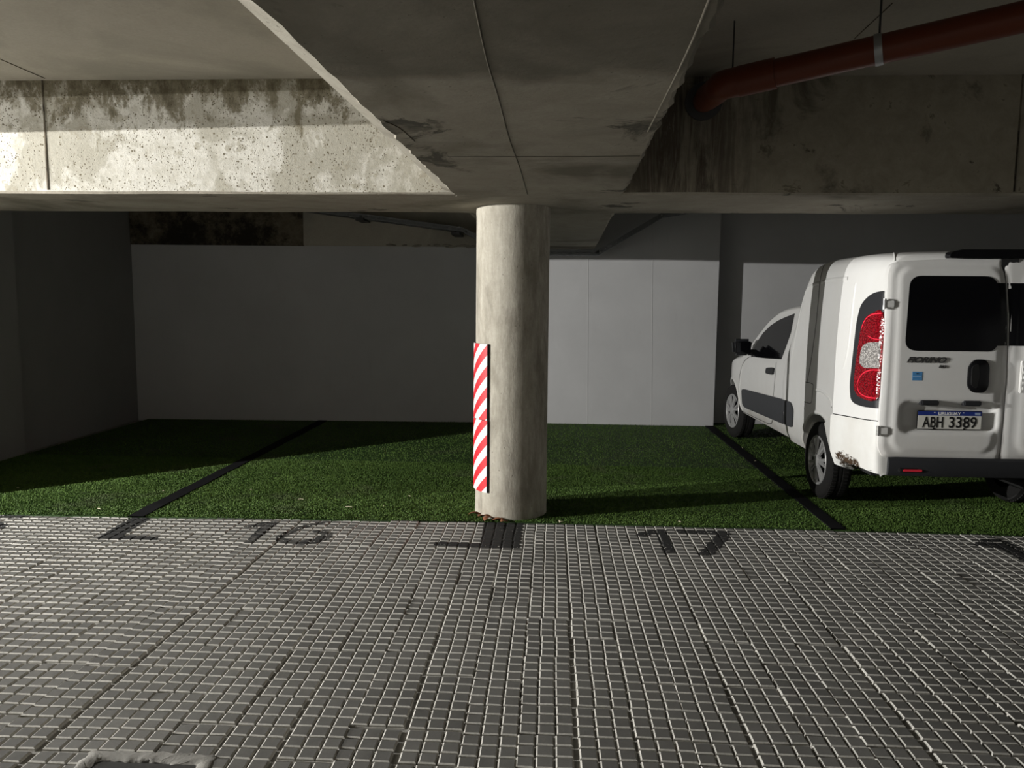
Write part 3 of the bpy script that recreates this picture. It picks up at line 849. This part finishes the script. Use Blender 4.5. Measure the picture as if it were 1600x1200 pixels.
def loft(rings):
    m = len(rings[0]); vs = [p for r in rings for p in r]; fs = []
    for i in range(len(rings)-1):
        for k in range(m):
            a, b = i*m+k, i*m+(k+1) % m; fs.append((a, b, b+m, a+m))
    fs.append(tuple(range(m))); fs.append(tuple(reversed(range((len(rings)-1)*m, len(rings)*m))))
    return vs, fs
def full_ring(half):
    z0 = half[0]
    R_ = [(0.0, z0[1], z0[2])]+[(x, y, z) for x, y, z in half]
    L_ = [(-x, y, z) for x, y, z in reversed(half[:-1])]
    return R_+L_
vs, fs = loft([full_ring(half_ring(s, zs)) for s in ss])
def solid_mesh(name, vs, fs):
    me = bpy.data.meshes.new(name); me.from_pydata(vs, [], fs); me.update()
    bm = bmesh.new(); bm.from_mesh(me); bmesh.ops.remove_doubles(bm, verts=bm.verts, dist=1e-5); bmesh.ops.recalc_face_normals(bm, faces=bm.faces); bm.to_mesh(me); bm.free(); return me
def cut(me, cutters):
    o = bpy.data.objects.new('tmp', me); COL.objects.link(o); tmp = []
    for c in cutters:
        co = bpy.data.objects.new('tmpc', c); COL.objects.link(co); tmp.append(co)
        md = o.modifiers.new('b', 'BOOLEAN'); md.operation = 'DIFFERENCE'; md.solver = 'EXACT'; md.object = co
    dg = bpy.context.evaluated_depsgraph_get(); dg.update()
    out = bpy.data.meshes.new_from_object(o.evaluated_get(dg))
    for t in tmp+[o]: bpy.data.objects.remove(t)
    return out
def well(x0, x1, a, z, r, stretch=1.0):
    v, f = lathe_geo([(r, x0), (r, x1)], 48, 'x'); v = [(x, y*stretch+a, zz+z) for x, y, zz in v]; n = 48
    f += [tuple(range(n)), tuple(range(n, 2*n))]; return solid_mesh('well', v, f)
AR, AFW, WR = 1.04, 3.765, .293
me_box_full = solid_mesh('box', vs, fs)
box_bvh = BVHTree.FromPolygons([v.co[:] for v in me_box_full.vertices], [p.vertices[:] for p in me_box_full.polygons])
me_box = cut(me_box_full, [well(sx*.50 if sx > 0 else -1.0, 1.0 if sx > 0 else -.50, .945, .305, .368, 1.03) for sx in (-1, 1)])
cargo = link('cargo_box', me_box, M['white'], van, .55)

# --- cab shell
CZ = [.335, .42, .55, .75, .90, .97, 1.10, 1.25, 1.40, 1.48]
CWD = [.735, .772, .786, .790, .784, .768, .728, .682, .632, .600]
def roof_z(a): return pchip([1.2, 1.9, 2.25, 2.6, 2.85, 3.05, 3.25, 3.42, 3.60, 3.85, 4.05, 4.20, 4.30, 4.36], [1.545, 1.55, 1.535, 1.50, 1.42, 1.29, 1.13, 1.00, .975, .93, .865, .78, .66, .52], a)
def cab_half(a):
    zt = roof_z(a); r = .085; pts = []
    tp = 1.0 if a < 3.55 else 1-.30*((a-3.55)/.81)**2.4
    zl = [.335+(zt-r-.335)*k/26 for k in range(27)]
    for z in zl: pts.append((pchip(CZ, CWD, min(z, 1.479))*tp, a, z))
    hw = pts[-1][0]; crown = .035 if zt > 1.2 else .03; rx = .10
    for k in range(1, 9):
        t = math.pi/2*k/8; pts.append((hw-rx*(1-math.cos(t)), a, zt-r+(r-crown)*math.sin(t)))
    for k in range(1, 7):
        t = k/6; pts.append(((hw-rx)*(1-t), a, zt-crown+crown*math.sin(t*math.pi/2)))
    return pts
st = [1.2, 1.5, 1.7, 1.85]+[1.9+.07*k for k in range(33)]+[4.24, 4.28, 4.31, 4.335, 4.36]
vs, fs = loft([full_ring(cab_half(a)) for a in st])
me_cab_full = solid_mesh('cab', vs, fs)
cab_bvh = BVHTree.FromPolygons([v.co[:] for v in me_cab_full.vertices], [p.vertices[:] for p in me_cab_full.polygons])
me_cab = cut(me_cab_full, [well(.48 if sx > 0 else -1.0, 1.0 if sx > 0 else -.48, AFW, .31, .352) for sx in (-1, 1)])
cab = link('cab', me_cab, M['white'], van, .55)
# roof fairing between cab roof and box
fv, ff = [], []
for i in range(9):
    a = 1.45+.62*i/8; h = .13*(1-i/8)**1.2
    for k in range(13):
        t = -1+2*k/12; hwf = .60-.05*i/8
        fv.append((t*hwf, a, 1.50+(.045+h)*math.sqrt(max(0, 1-abs(t)**3.2))))
for i in range(8):
    for k in range(12): q = i*13+k; ff.append((q, q+1, q+14, q+13))
mesh_obj('roof_fairing', fv, ff, M['white'], van, .9)

# --- maps from picture directions / flat drawings on to the shells
CAM_L = VI @ Vector((0, 0, CH)); V3 = VI.to_3x3()
def on(bvh):
    def f(x, y):
        d = (V3 @ ray(x, y)).normalized(); h = bvh.ray_cast(CAM_L, d)
        if h[0] is None: return None
        n = h[1] if h[1].dot(d) < 0 else -h[1]; return h[0], n
    return f
P_box, P_cab = on(box_bvh), on(cab_bvh)
def side_map(bvh, s=-1):
    def f(a, z):
        h = bvh.ray_cast(Vector((s*3, a, z)), Vector((-s, 0, 0)))
        return (h[0], h[1] if h[1].x*s > 0 else -h[1]) if h[0] else None
    return f
S_box, S_cab = side_map(box_bvh), side_map(cab_bvh)
def spath(m, pts, n=5): return [m(p.x, p.y) for p in smoothpath([(x, y, 0) for x, y in pts], n)]
both = []
def B(o): both.append(o); return o

# cargo side: body seam, pressed panel outlines, arch rib
B(ribbon('panel_seam', spath(P_box, [(1291, 407), (1288, 414), (1284, 427), (1281, 445), (1276, 500), (1268, 560), (1261, 600), (1257, 640)]), M['gap'], van, .010, .0012))
B(ribbon('pressed_line', spath(P_box, [(1281, 442), (1270, 445), (1262, 451), (1257, 463), (1251, 485), (1245, 515), (1239, 545), (1236, 566)]), M['white'], van, .030, .0, .005))
B(ribbon('pressed_line', spath(P_box, [(1284, 441), (1300, 437), (1325, 435)]), M['white'], van, .030, .0, .005))
B(ribbon('pressed_line', spath(P_box, [(1337, 442), (1333, 470), (1329, 510), (1324, 550), (1318, 576)]), M['white'], van, .026, .0, .005))
B(ribbon('pressed_line', spath(P_box, [(1273, 609), (1283, 611), (1292, 618), (1298, 627), (1300, 636)]), M['white'], van, .022, .0, .006))
B(patch('fuel_flap', rpoly([(1260, 597.5), (1270.5, 600), (1268, 629), (1257.5, 627)], 2), P_box, M['white'], van, .003, 2.0, .003))
B(ribbon('flap_seam', spath(P_box, [(1259.5, 597), (1271, 600.5), (1270.5, 612), (1268.2, 629.5), (1257.5, 627.5)], 4), M['gap'], van, .005, .0045))
# flared arch lips
def arch_lip(m, a, z, r, st_, t0, t1, mat, name='arch_lip'):
    pts = []
    for k in range(33):
        t = t0+(t1-t0)*k/32; q = m(a+math.cos(t)*r*st_, z+math.sin(t)*r)
        if q: pts.append(q)
    return B(ribbon(name, pts, mat, van, .035, -.001, .010))
arch_lip(S_box, .945, .305, .384, 1.03, math.radians(12), math.radians(172), M['white'])
arch_lip(S_cab, AFW, .31, .368, 1.0, math.radians(8), math.radians(172), M['white'])

# rear corner bumper in body colour, tail lamps
B(patch('bumper_corner', [(1304, 647), (1330, 651.5), (1372, 658), (1376, 690), (1380, 708), (1390, 714), (1389, 741), (1372, 741), (1345, 734), (1320, 728), (1307, 723), (1301, 706), (1295, 682), (1291.5, 662), (1296, 652)],
      P_box, M['bumper_white'], van, .016, 3.2, .018))
lo_ = rpoly([(1387, 454), (1366, 457), (1347, 474), (1340, 505), (1334, 560), (1329.5, 600), (1331, 628), (1350, 636), (1373, 638), (1378, 600), (1383, 540)], [3, 14, 14, 10, 10, 10, 14, 10, 2, 5, 5])
lamp = B(patch('tail_lamp', lo_, P_box, M['plastic'], van, .010, 3.0, .012))
rl = [(1381.5, 488), (1368, 489), (1357, 496), (1350, 510), (1345.5, 535), (1341, 568), (1338, 598), (1340, 612), (1348, 621), (1372, 625), (1376, 590), (1380, 540)]
lr = patch('red_lens', smoothpath([(x, y, 0) for x, y in rl], 3, True), P_box, M['red_lens'], lamp, .018, 2.6, .010); 
lw = patch('clear_lens', rpoly([(1378.5, 534.5), (1352, 536), (1346.5, 566), (1353, 575), (1375.5, 575)], [1, 12, 8, 8, 1]), P_box, M['clear_lens'], lamp, .021, 2.2, .005)
r1 = ribbon('lens_ring', spath(P_box, [(1380, 490), (1366, 492), (1356, 500), (1350, 514)], 4), M['red_ring'], lamp, .008, .0195)
r2 = ribbon('lens_ring', spath(P_box, [(1376, 578), (1362, 579), (1350, 586), (1344, 600), (1347, 613), (1358, 620), (1371, 622)], 4), M['red_ring'], lamp, .008, .0195)
r3 = ribbon('lens_ring', spath(P_box, [(1360, 525), (1368, 529), (1378, 531)], 4), M['red_ring'], lamp, .006, .0195)
lamp_sub = [lr, lw, r1, r2, r3]

# cab side: window, door seams, handle, mouldings
win = B(patch('side_window', [(1174, 557.5), (1177, 546), (1184, 533), (1193, 520), (1204, 509), (1216, 501), (1228, 495.5), (1242, 490), (1236, 520), (1228, 543), (1221, 561.5), (1198, 560)], P_cab, M['glass'], van, .003, 3.0, .004))
B(ribbon('door_seam', spath(P_cab, [(1213, 566), (1211, 590), (1208.5, 620), (1207, 655), (1203, 662), (1190, 657), (1165, 645), (1152, 638), (1154, 610), (1156, 585), (1162, 566), (1172, 557)], 6), M['gap'], van, .007, .0012))
B(patch('door_handle', rpoly([(1199.5, 575), (1211, 574.5), (1209, 586), (1198.5, 583.5)], 2.5), P_cab, M['plastic'], van, .018, 1.6, .02))
B(patch('sill_molding', rpoly([(1160, 607), (1225, 624), (1225, 662), (1161.5, 635)], [5, .5, .5, 7]), P_cab, M['molding'], van, .014, 3.2, .014))
B(largest_piece(patch('box_molding', rpoly([(1223, 624), (1236.5, 628), (1240.5, 640), (1239, 668), (1223, 661.5)], [.5, 4, 4, 3, .5]), P_box, M['molding'], van, .012, 2.6, .012)))
B(ribbon('fender_crease', spath(P_cab, [(1160, 572), (1157, 590), (1155, 610), (1154, 634)], 4), M['white'], van, .03, .0, .006))
# door mirror
def mirror(s):
    bm = bx(bmesh.new(), -.098, .098, -.055, .055, -.084, .084, .036, 5)
    for v in bm.verts: v.co = Vector((v.co.x*(1+.1*v.co.z/.08), v.co.y-.02*(v.co.x*s/.1), v.co.z)) + Vector((s*.895, 2.99, 1.068))
    m_ = bm_obj('door_mirror', bm, M['plastic'], van, .9)
    box('mirror_arm', min(s*.72, s*.84), max(s*.72, s*.84), 2.965, 3.02, .985, 1.045, M['plastic'], m_, .012)
    bm = bx(bmesh.new(), s*.895-.075, s*.895+.075, 2.93, 2.936, 1.005, 1.130, .002); bm_obj('mirror_glass', bm, M['glass'], m_, .6)
mirror(-1); mirror(1)

# --- rear doors: pressed panels with their own depth
def door_map(b, z): return Vector((b, lean(z), z)), Vector((0, -1, 0))
def sm(t): t = max(0, min(1, t)); return t*t*(3-2*t)
def sdbox(x, y, cx, cy, hx, hy, r):
    qx, qy = abs(x-cx)-hx+r, abs(y-cy)-hy+r
    return math.hypot(max(qx, 0), max(qy, 0))+min(max(qx, qy), 0)-r
seam = [(1.80, -.068), (1.74, -.070), (1.66, -.052), (1.45, -.03), (1.18, -.018), (.80, -.015), (.53, -.022)]
def seam_b(z): return float(np.interp(z, [p[0] for p in reversed(seam)], [p[1] for p in reversed(seam)]))
def dl_poly():
    pl = [(-.752, .535), (-.785, .60), (-.782, 1.0), (-.776, 1.52), (-.775, 1.70), (-.755, 1.765), (-.69, 1.782), (-.4, 1.797)]
    return pl+[(b-.003, z) for z, b in seam]
dpoly = rpoly(dl_poly(), [.03, .03, 0, 0, .03, .05, .05, 0, .012]+[0]*5+[.012])
dp2 = [Vector(p).to_2d() for p in dpoly]
def d_disp(b, z):
    e = dist_poly(dp2, b, z)
    o = -.012*(1-sm(e/.022)) if b < -.1 or z > 1.75 or z < .56 else -.006*(1-sm(e/.012))
    # framing step of the outer skin
    o += .010*sm((-sdbox(b, z, -.395, 1.16, .335, .60, .10))/.035)
    # number plate recess
    o -= .040*sm((-sdbox(b, z, -.360, .800, .316, .112, .07))/.050)
    return o
door = patch('rear_door', dpoly, door_map, M['white'], van, .004, .016, .045, d_disp, .8)
rdp = rpoly([(b+.003, z) for z, b in seam]+[(.752, .535), (.785, .60), (.782, 1.0), (.776, 1.52), (.775, 1.70), (.755, 1.765), (.69, 1.782), (.4, 1.797)][::1], [.012]+[0]*5+[.012]+[.03, .03, 0, 0, .03, .05, .05, 0])
rd2 = [Vector(p).to_2d() for p in rdp]
def d_disp2(b, z):
    e = dist_poly(rd2, b, z)
    o = -.012*(1-sm(e/.022)) if b > .1 or z > 1.75 or z < .56 else -.006*(1-sm(e/.012))
    return o+.010*sm((-sdbox(b, z, .395, 1.16, .335, .60, .10))/.035)
door2 = patch('rear_door', rdp, door_map, M['white'], van, .004, .022, .045, d_disp2, .8)
def dsurf(b, z, right=False): return Vector((b, lean(z)-.004-(d_disp2 if right else d_disp)(b, z), z))
FR = Vector((0, -1, 0))
dsm = lambda b, z: (dsurf(b, z), FR)
dsm2 = lambda b, z: (dsurf(b, z, True), FR)
patch('rear_window', rpoly([(-.664, 1.222), (-.097, 1.222), (-.075, 1.45), (-.118, 1.690), (-.648, 1.690)], [.075, .065, .3, .075, .075], 7), lambda b, z: (Vector((b, lean(z)-.014, z)), FR), M['glass'], door, .004, .05, .006)
patch('window_band', [(-.110, 1.258), (seam_b(1.26)-.006, 1.258), (seam_b(1.45)-.006, 1.45), (seam_b(1.65)-.006, 1.648), (-.125, 1.648)], dsm, M['glass'], door, .0025, .03, .003)
patch('rear_window', rpoly([(.100, 1.222), (.664, 1.222), (.648, 1.690), (.11, 1.690)], .075, 7), lambda b, z: (Vector((b, lean(z)-.014, z)), FR), M['glass'], door2, .004, .05, .006)
patch('window_band', [(seam_b(1.26)+.006, 1.258), (.12, 1.258), (.12, 1.648), (seam_b(1.65)+.006, 1.648), (seam_b(1.45)+.006, 1.45)], dsm2, M['glass'], door2, .0025, .03, .003)
box('door_gap', -.085, .02, .028, .05, .53, 1.80, M['gap'], van)
# door pull
hnd = patch('door_pull', rpoly([(-.268, 1.00), (-.235, .962), (-.165, .962), (-.138, 1.00), (-.138, 1.13), (-.165, 1.172), (-.235, 1.172), (-.268, 1.13)], .04, 5), dsm, M['ink'], door, .006, .014, .012,
            lambda b, z: .016*math.sqrt(max(0, 1-((b+.203)/.068)**2))*math.sqrt(max(0, 1-((z-1.067)/.107)**4)))
hnd.data.materials[0] = flat('gloss_black_pull', (.006, .006, .007), .25, .35)
patch('pull_cup', rpoly([(-.252, 1.01), (-.215, .985), (-.203, 1.07), (-.212, 1.15), (-.252, 1.13)], .02), lambda b, z: (dsurf(b, z)+FR*.020, FR), M['ink'], hnd, .002, .02, .006)
# vent grille on the right door
gr = box('vent_grille', .055, .22, -.030, -.008, .965, 1.165, M['white'], door2, .004)
for k in range(5): box('grille_slat', .064, .211, -.036, -.028, .985+.034*k, 1.004+.034*k, M['white'], gr, .003)
# plate lamps, plate, badge, sticker
for b0, b1 in ((-.548, -.438), (-.283, -.176)):
    box('plate_lamp', b0, b1, -.034, .02, .878, .911, M['plastic'], door, .006)
RX = Matrix.Rotation(math.pi/2, 4, 'X')
plate = box('licence_plate', -.556, -.152, -.006, .002, .722, .844, M['ink'], van, .004)
pyy = -.0065
box('plate_face', -.551, -.157, pyy-.0012, pyy+.002, .727, .812, M['plate'], plate)
box('plate_band', -.551, -.157, pyy-.0012, pyy+.002, .8121, .839, M['plate_blue'], plate)
text_mesh('plate_country', 'URUGUAY', .026, M['ink_white'], plate, Matrix.Translation((-.356, pyy-.0018, .8255)) @ RX, .0006, .140, bold=.0006)
text_mesh('plate_letters', 'ABH', .098, M['ink'], plate, Matrix.Translation((-.459, pyy-.0018, .770)) @ RX, .0010, .128, bold=.0012)
text_mesh('plate_digits', '3389', .098, M['ink'], plate, Matrix.Translation((-.272, pyy-.0018, .770)) @ RX, .0010, .172, bold=.0012)
box('plate_flag', -.198, -.166, pyy-.0022, pyy, .817, .834, flat('plate_flag', (.30, .38, .55), .5), plate)
for bb in (-.450, -.262): box('plate_screw', bb-.006, bb+.006, pyy-.004, pyy, .727, .735, M['ink'], plate, .001)
for bb in (-.450, -.270): box('plate_star', bb-.004, bb+.004, pyy-.002, pyy, .829, .834, M['ink_white'], plate)
text_mesh('model_badge', 'FIORINO', .050, M['dark_steel'], door, Matrix.Translation((-.525, dsurf(-.5, 1.16).y-.003, 1.165)) @ RX, .003, .245, shear=.45, bold=.001)
text_mesh('trim_badge', 'EVO', .026, M['dark_steel'], door, Matrix.Translation((-.425, dsurf(-.4, 1.13).y-.003, 1.124)) @ RX, .002, .046, shear=.4, bold=.0006)
stk = patch('blue_sticker', [(-.607, 1.035), (-.546, 1.035), (-.546, 1.090), (-.607, 1.090)], dsm, M['sticker'], door, .0015, .03, .001)
box('sticker_print', -.603, -.550, dsurf(-.58, 1.06).y-.0026, dsurf(-.58, 1.06).y-.0012, 1.058, 1.063, flat('sticker_print', (.30, .50, .75), .5), stk)
box('sticker_print', -.583, -.570, dsurf(-.58, 1.06).y-.0026, dsurf(-.58, 1.06).y-.0012, 1.074, 1.081, M['ink'], stk)
# hinges
for s in (-1, 1):
    for z in (1.515, .712):
        h = box('door_hinge', min(s*.735, s*.790), max(s*.735, s*.790), -.018+lean(z), .02, z-.028, z+.022, M['white'], van, .006)
        vs, fs = tube_geo([(s*.797, -.010+lean(z), z-.034), (s*.797, -.010+lean(z), z+.03)], .011, 12); mesh_obj('hinge_pin', vs, fs, M['chrome'], h, .8)
# stop lamp on the roof edge
sl = rpoly([(-.415, 1.800), (.135, 1.803), (.130, 1.838), (.07, 1.854), (-.35, 1.852), (-.410, 1.836)], .016, 4)
patch('high_stop_lamp', sl, lambda b, z: (Vector((b, .075-.02*(1-min(1, (1.86-z)/.06)), z)), FR), M['glass'], van, .065, .02, .08)
# dark bumper bar with reflectors and a step
def bar_half(t):
    return t
bv, bf = [], []; nbx = 40
for i in range(nbx+1):
    t = -1+2*i/nbx; x = t*.715; bow = .030*abs(t)**3
    for y, z in ((.045, .538), (-.020, .540), (-.036, .528), (-.040, .510), (-.036, .440), (-.022, .420), (.05, .410)): bv.append((x, y+bow, z))
for i in range(nbx):
    for k in range(6): a = i*7+k; bf.append((a, a+1, a+8, a+7))
bf += [tuple(range(7)), tuple(reversed(range(nbx*7, nbx*7+7)))]
me = solid_mesh('rear_bumper', bv, bf); bmp = link('rear_bumper', me, M['plastic'], van, .6)
for s in (-1, 1):
    rf = box('bumper_reflector', min(s*.66, s*.51), max(s*.66, s*.51), -.031, -.010, .446, .474, M['ink'], bmp, .006)
    box('reflector_lens', min(s*.635, s*.515), max(s*.635, s*.515), -.036, -.028, .451, .469, M['red_ring'], rf, .004)
# underbody, exhaust, spare wheel tray
ub = box('underbody', -.60, .60, .55, 4.1, .29, .42, M['under'], van, .03)
box('rear_axle', -.62, .62, AR-.04, AR+.04, .24, .32, M['under'], ub, .03)
tube('exhaust_pipe', [(.30, .90, .32), (.30, .50, .31), (.30, .22, .31)], .026, M['under'], ub, 14)
# seams between body parts at the rear
B(ribbon('panel_seam', spath(P_box, [(1305, 646.5), (1330, 651), (1352, 655), (1372, 657.5)], 4), M['gap'], van, .006, .017))
# roof drip channel at the rear corner
B(ribbon('roof_channel', spath(P_box, [(1398, 408), (1398, 399), (1395, 394), (1385, 394)], 5), M['white'], van, .012, .0, .006))

# mirrored parts for the other side
for o in both:
    c = mirror_copy(o, van)
    if o is lamp:
        for q in lamp_sub: mirror_copy(q, c)
# windscreen and front lamps (front of the van)
def front_map(x, a):
    h = cab_bvh.ray_cast(Vector((x, a, 4)), Vector((0, 0, -1))); return (h[0], h[1] if h[1].z > 0 else -h[1]) if h[0] else None
patch('windscreen', rpoly([(-.50, 2.72), (.50, 2.72), (.60, 3.38), (-.60, 3.38)], .08), front_map, M['glass'], van, .003, .07, .005)
def nose_map(x, z):
    h = cab_bvh.ray_cast(Vector((x, 6, z)), Vector((0, -1, 0))); return (h[0], h[1] if h[1].y > 0 else -h[1]) if h[0] else None
for s in (-1, 1): patch('headlamp', rpoly([(s*.30, .66), (s*.53, .70), (s*.53, .80), (s*.34, .75)], .03), nose_map, M['clear_lens'], van, .006, .04, .008)
patch('grille', rpoly([(-.42, .40), (.42, .40), (.42, .56), (-.42, .56)], .04), nose_map, M['plastic'], van, .006, .05, .008)

# --- wheels
def wheel_meshes():
    R0, wdt = WR, .165
    prof = [(.185, 0), (.20, -.006), (.235, -.010), (.265, -.006), (.282, .004), (R0-.002, .018), (R0, .03), (R0, .05), (R0-.006, .052), (R0-.006, .058), (R0, .06), (R0, .078), (R0-.006, .080), (R0-.006, .086), (R0, .088), (R0, .112), (R0-.004, .135), (.282, .155), (.235, .168), (.185, .16)]
    v, f = lathe_geo(prof, 72, 'x')
    me = bpy.data.meshes.new('tyre'); me.from_pydata(v, [], f); me.update()
    # tread blocks
    bm = bmesh.new(); bm.from_mesh(me)
    for k in range(60):
        a = 2*math.pi*k/60
        for x0, x1, sh in ((.012, .046, .5), (.092, .128, -.5)):
            vv = []
            for x, da in ((x0, -.03+sh*.05), (x1, -.03), (x1, .03), (x0, .03+sh*.05)):
                vv.append(bm.verts.new((x, math.cos(a+da)*(R0+.004), math.sin(a+da)*(R0+.004))))
            vb = [bm.verts.new((q.co.x, q.co.y*.96, q.co.z*.96)) for q in vv]
            bm.faces.new(vv)
            for i in range(4): bm.faces.new((vv[i], vb[i], vb[(i+1) % 4], vv[(i+1) % 4]))
    bmesh.ops.recalc_face_normals(bm, faces=bm.faces); bm.to_mesh(me); bm.free()
    # hubcap: rim lip, dish, centre and seven forked spokes
    hv, hf = lathe_geo([(.190, .012), (.194, .000), (.188, -.008), (.178, -.006), (.170, .006), (.168, .022)], 56, 'x')
    def addg(v2, f2):
        b = len(hv); hv.extend(v2); hf.extend(tuple(i+b for i in q) for q in f2)
    addg(*lathe_geo([(.055, .012), (.050, -.010), (.040, -.016), (.020, -.018), (.0005, -.018)], 28, 'x'))
    for k in range(7):
        a = 2*math.pi*k/7
        for da in (-.16, .16):
            p0, p1 = (.035, a), (.175, a+da)
            c0 = (math.cos(p0[1])*p0[0], math.sin(p0[1])*p0[0]); c1 = (math.cos(p1[1])*p1[0], math.sin(p1[1])*p1[0])
            d = Vector((c1[0]-c0[0], c1[1]-c0[1])).normalized(); n_ = Vector((-d.y, d.x)); w0, w1 = .014, .022
            q = [(c0, w0), (c1, w1)]; v2 = []
            for (c, w_), xf in zip(q, (-.014, -.004)):
                for s_, x in ((-1, xf+.014), (-.6, xf), (.6, xf), (1, xf+.014)): v2.append((x, c[0]+n_.x*w_*s_*.75, c[1]+n_.y*w_*s_*.75))
            addg(v2, [(0, 1, 5, 4), (1, 2, 6, 5), (2, 3, 7, 6)])
    hm = solid_mesh('hubcap', hv, hf)
    dv, df = lathe_geo([(.186, .026), (.09, .034), (.0005, .036)], 40, 'x'); dm = solid_mesh('wheel_disc', dv, df)
    return me, hm, dm
wt, wh, wd_ = wheel_meshes()
for me_, sm_ in ((wt, .6), (wh, .6), (wd_, .8)):
    me_.polygons.foreach_set('use_smooth', [True]*len(me_.polygons)); me_.set_sharp_from_angle(angle=sm_)
wt.materials.append(M['tyre']); wh.materials.append(M['hub']); wd_.materials.append(M['under'])
for s in (-1, 1):
    for a, st_, xo in ((AR, 0, .785), (AFW, .12, .765)):
        t = bpy.data.objects.new('wheel', wt); COL.objects.link(t); t.parent = van
        t.location = (s*xo, a, WR+.012); t.rotation_euler = (random.uniform(0, 1), 0, (0 if s < 0 else math.pi)+st_)
        for nm, mm in (('hubcap', wh), ('wheel_disc', wd_)):
            c = bpy.data.objects.new(nm, mm); COL.objects.link(c); c.parent = t
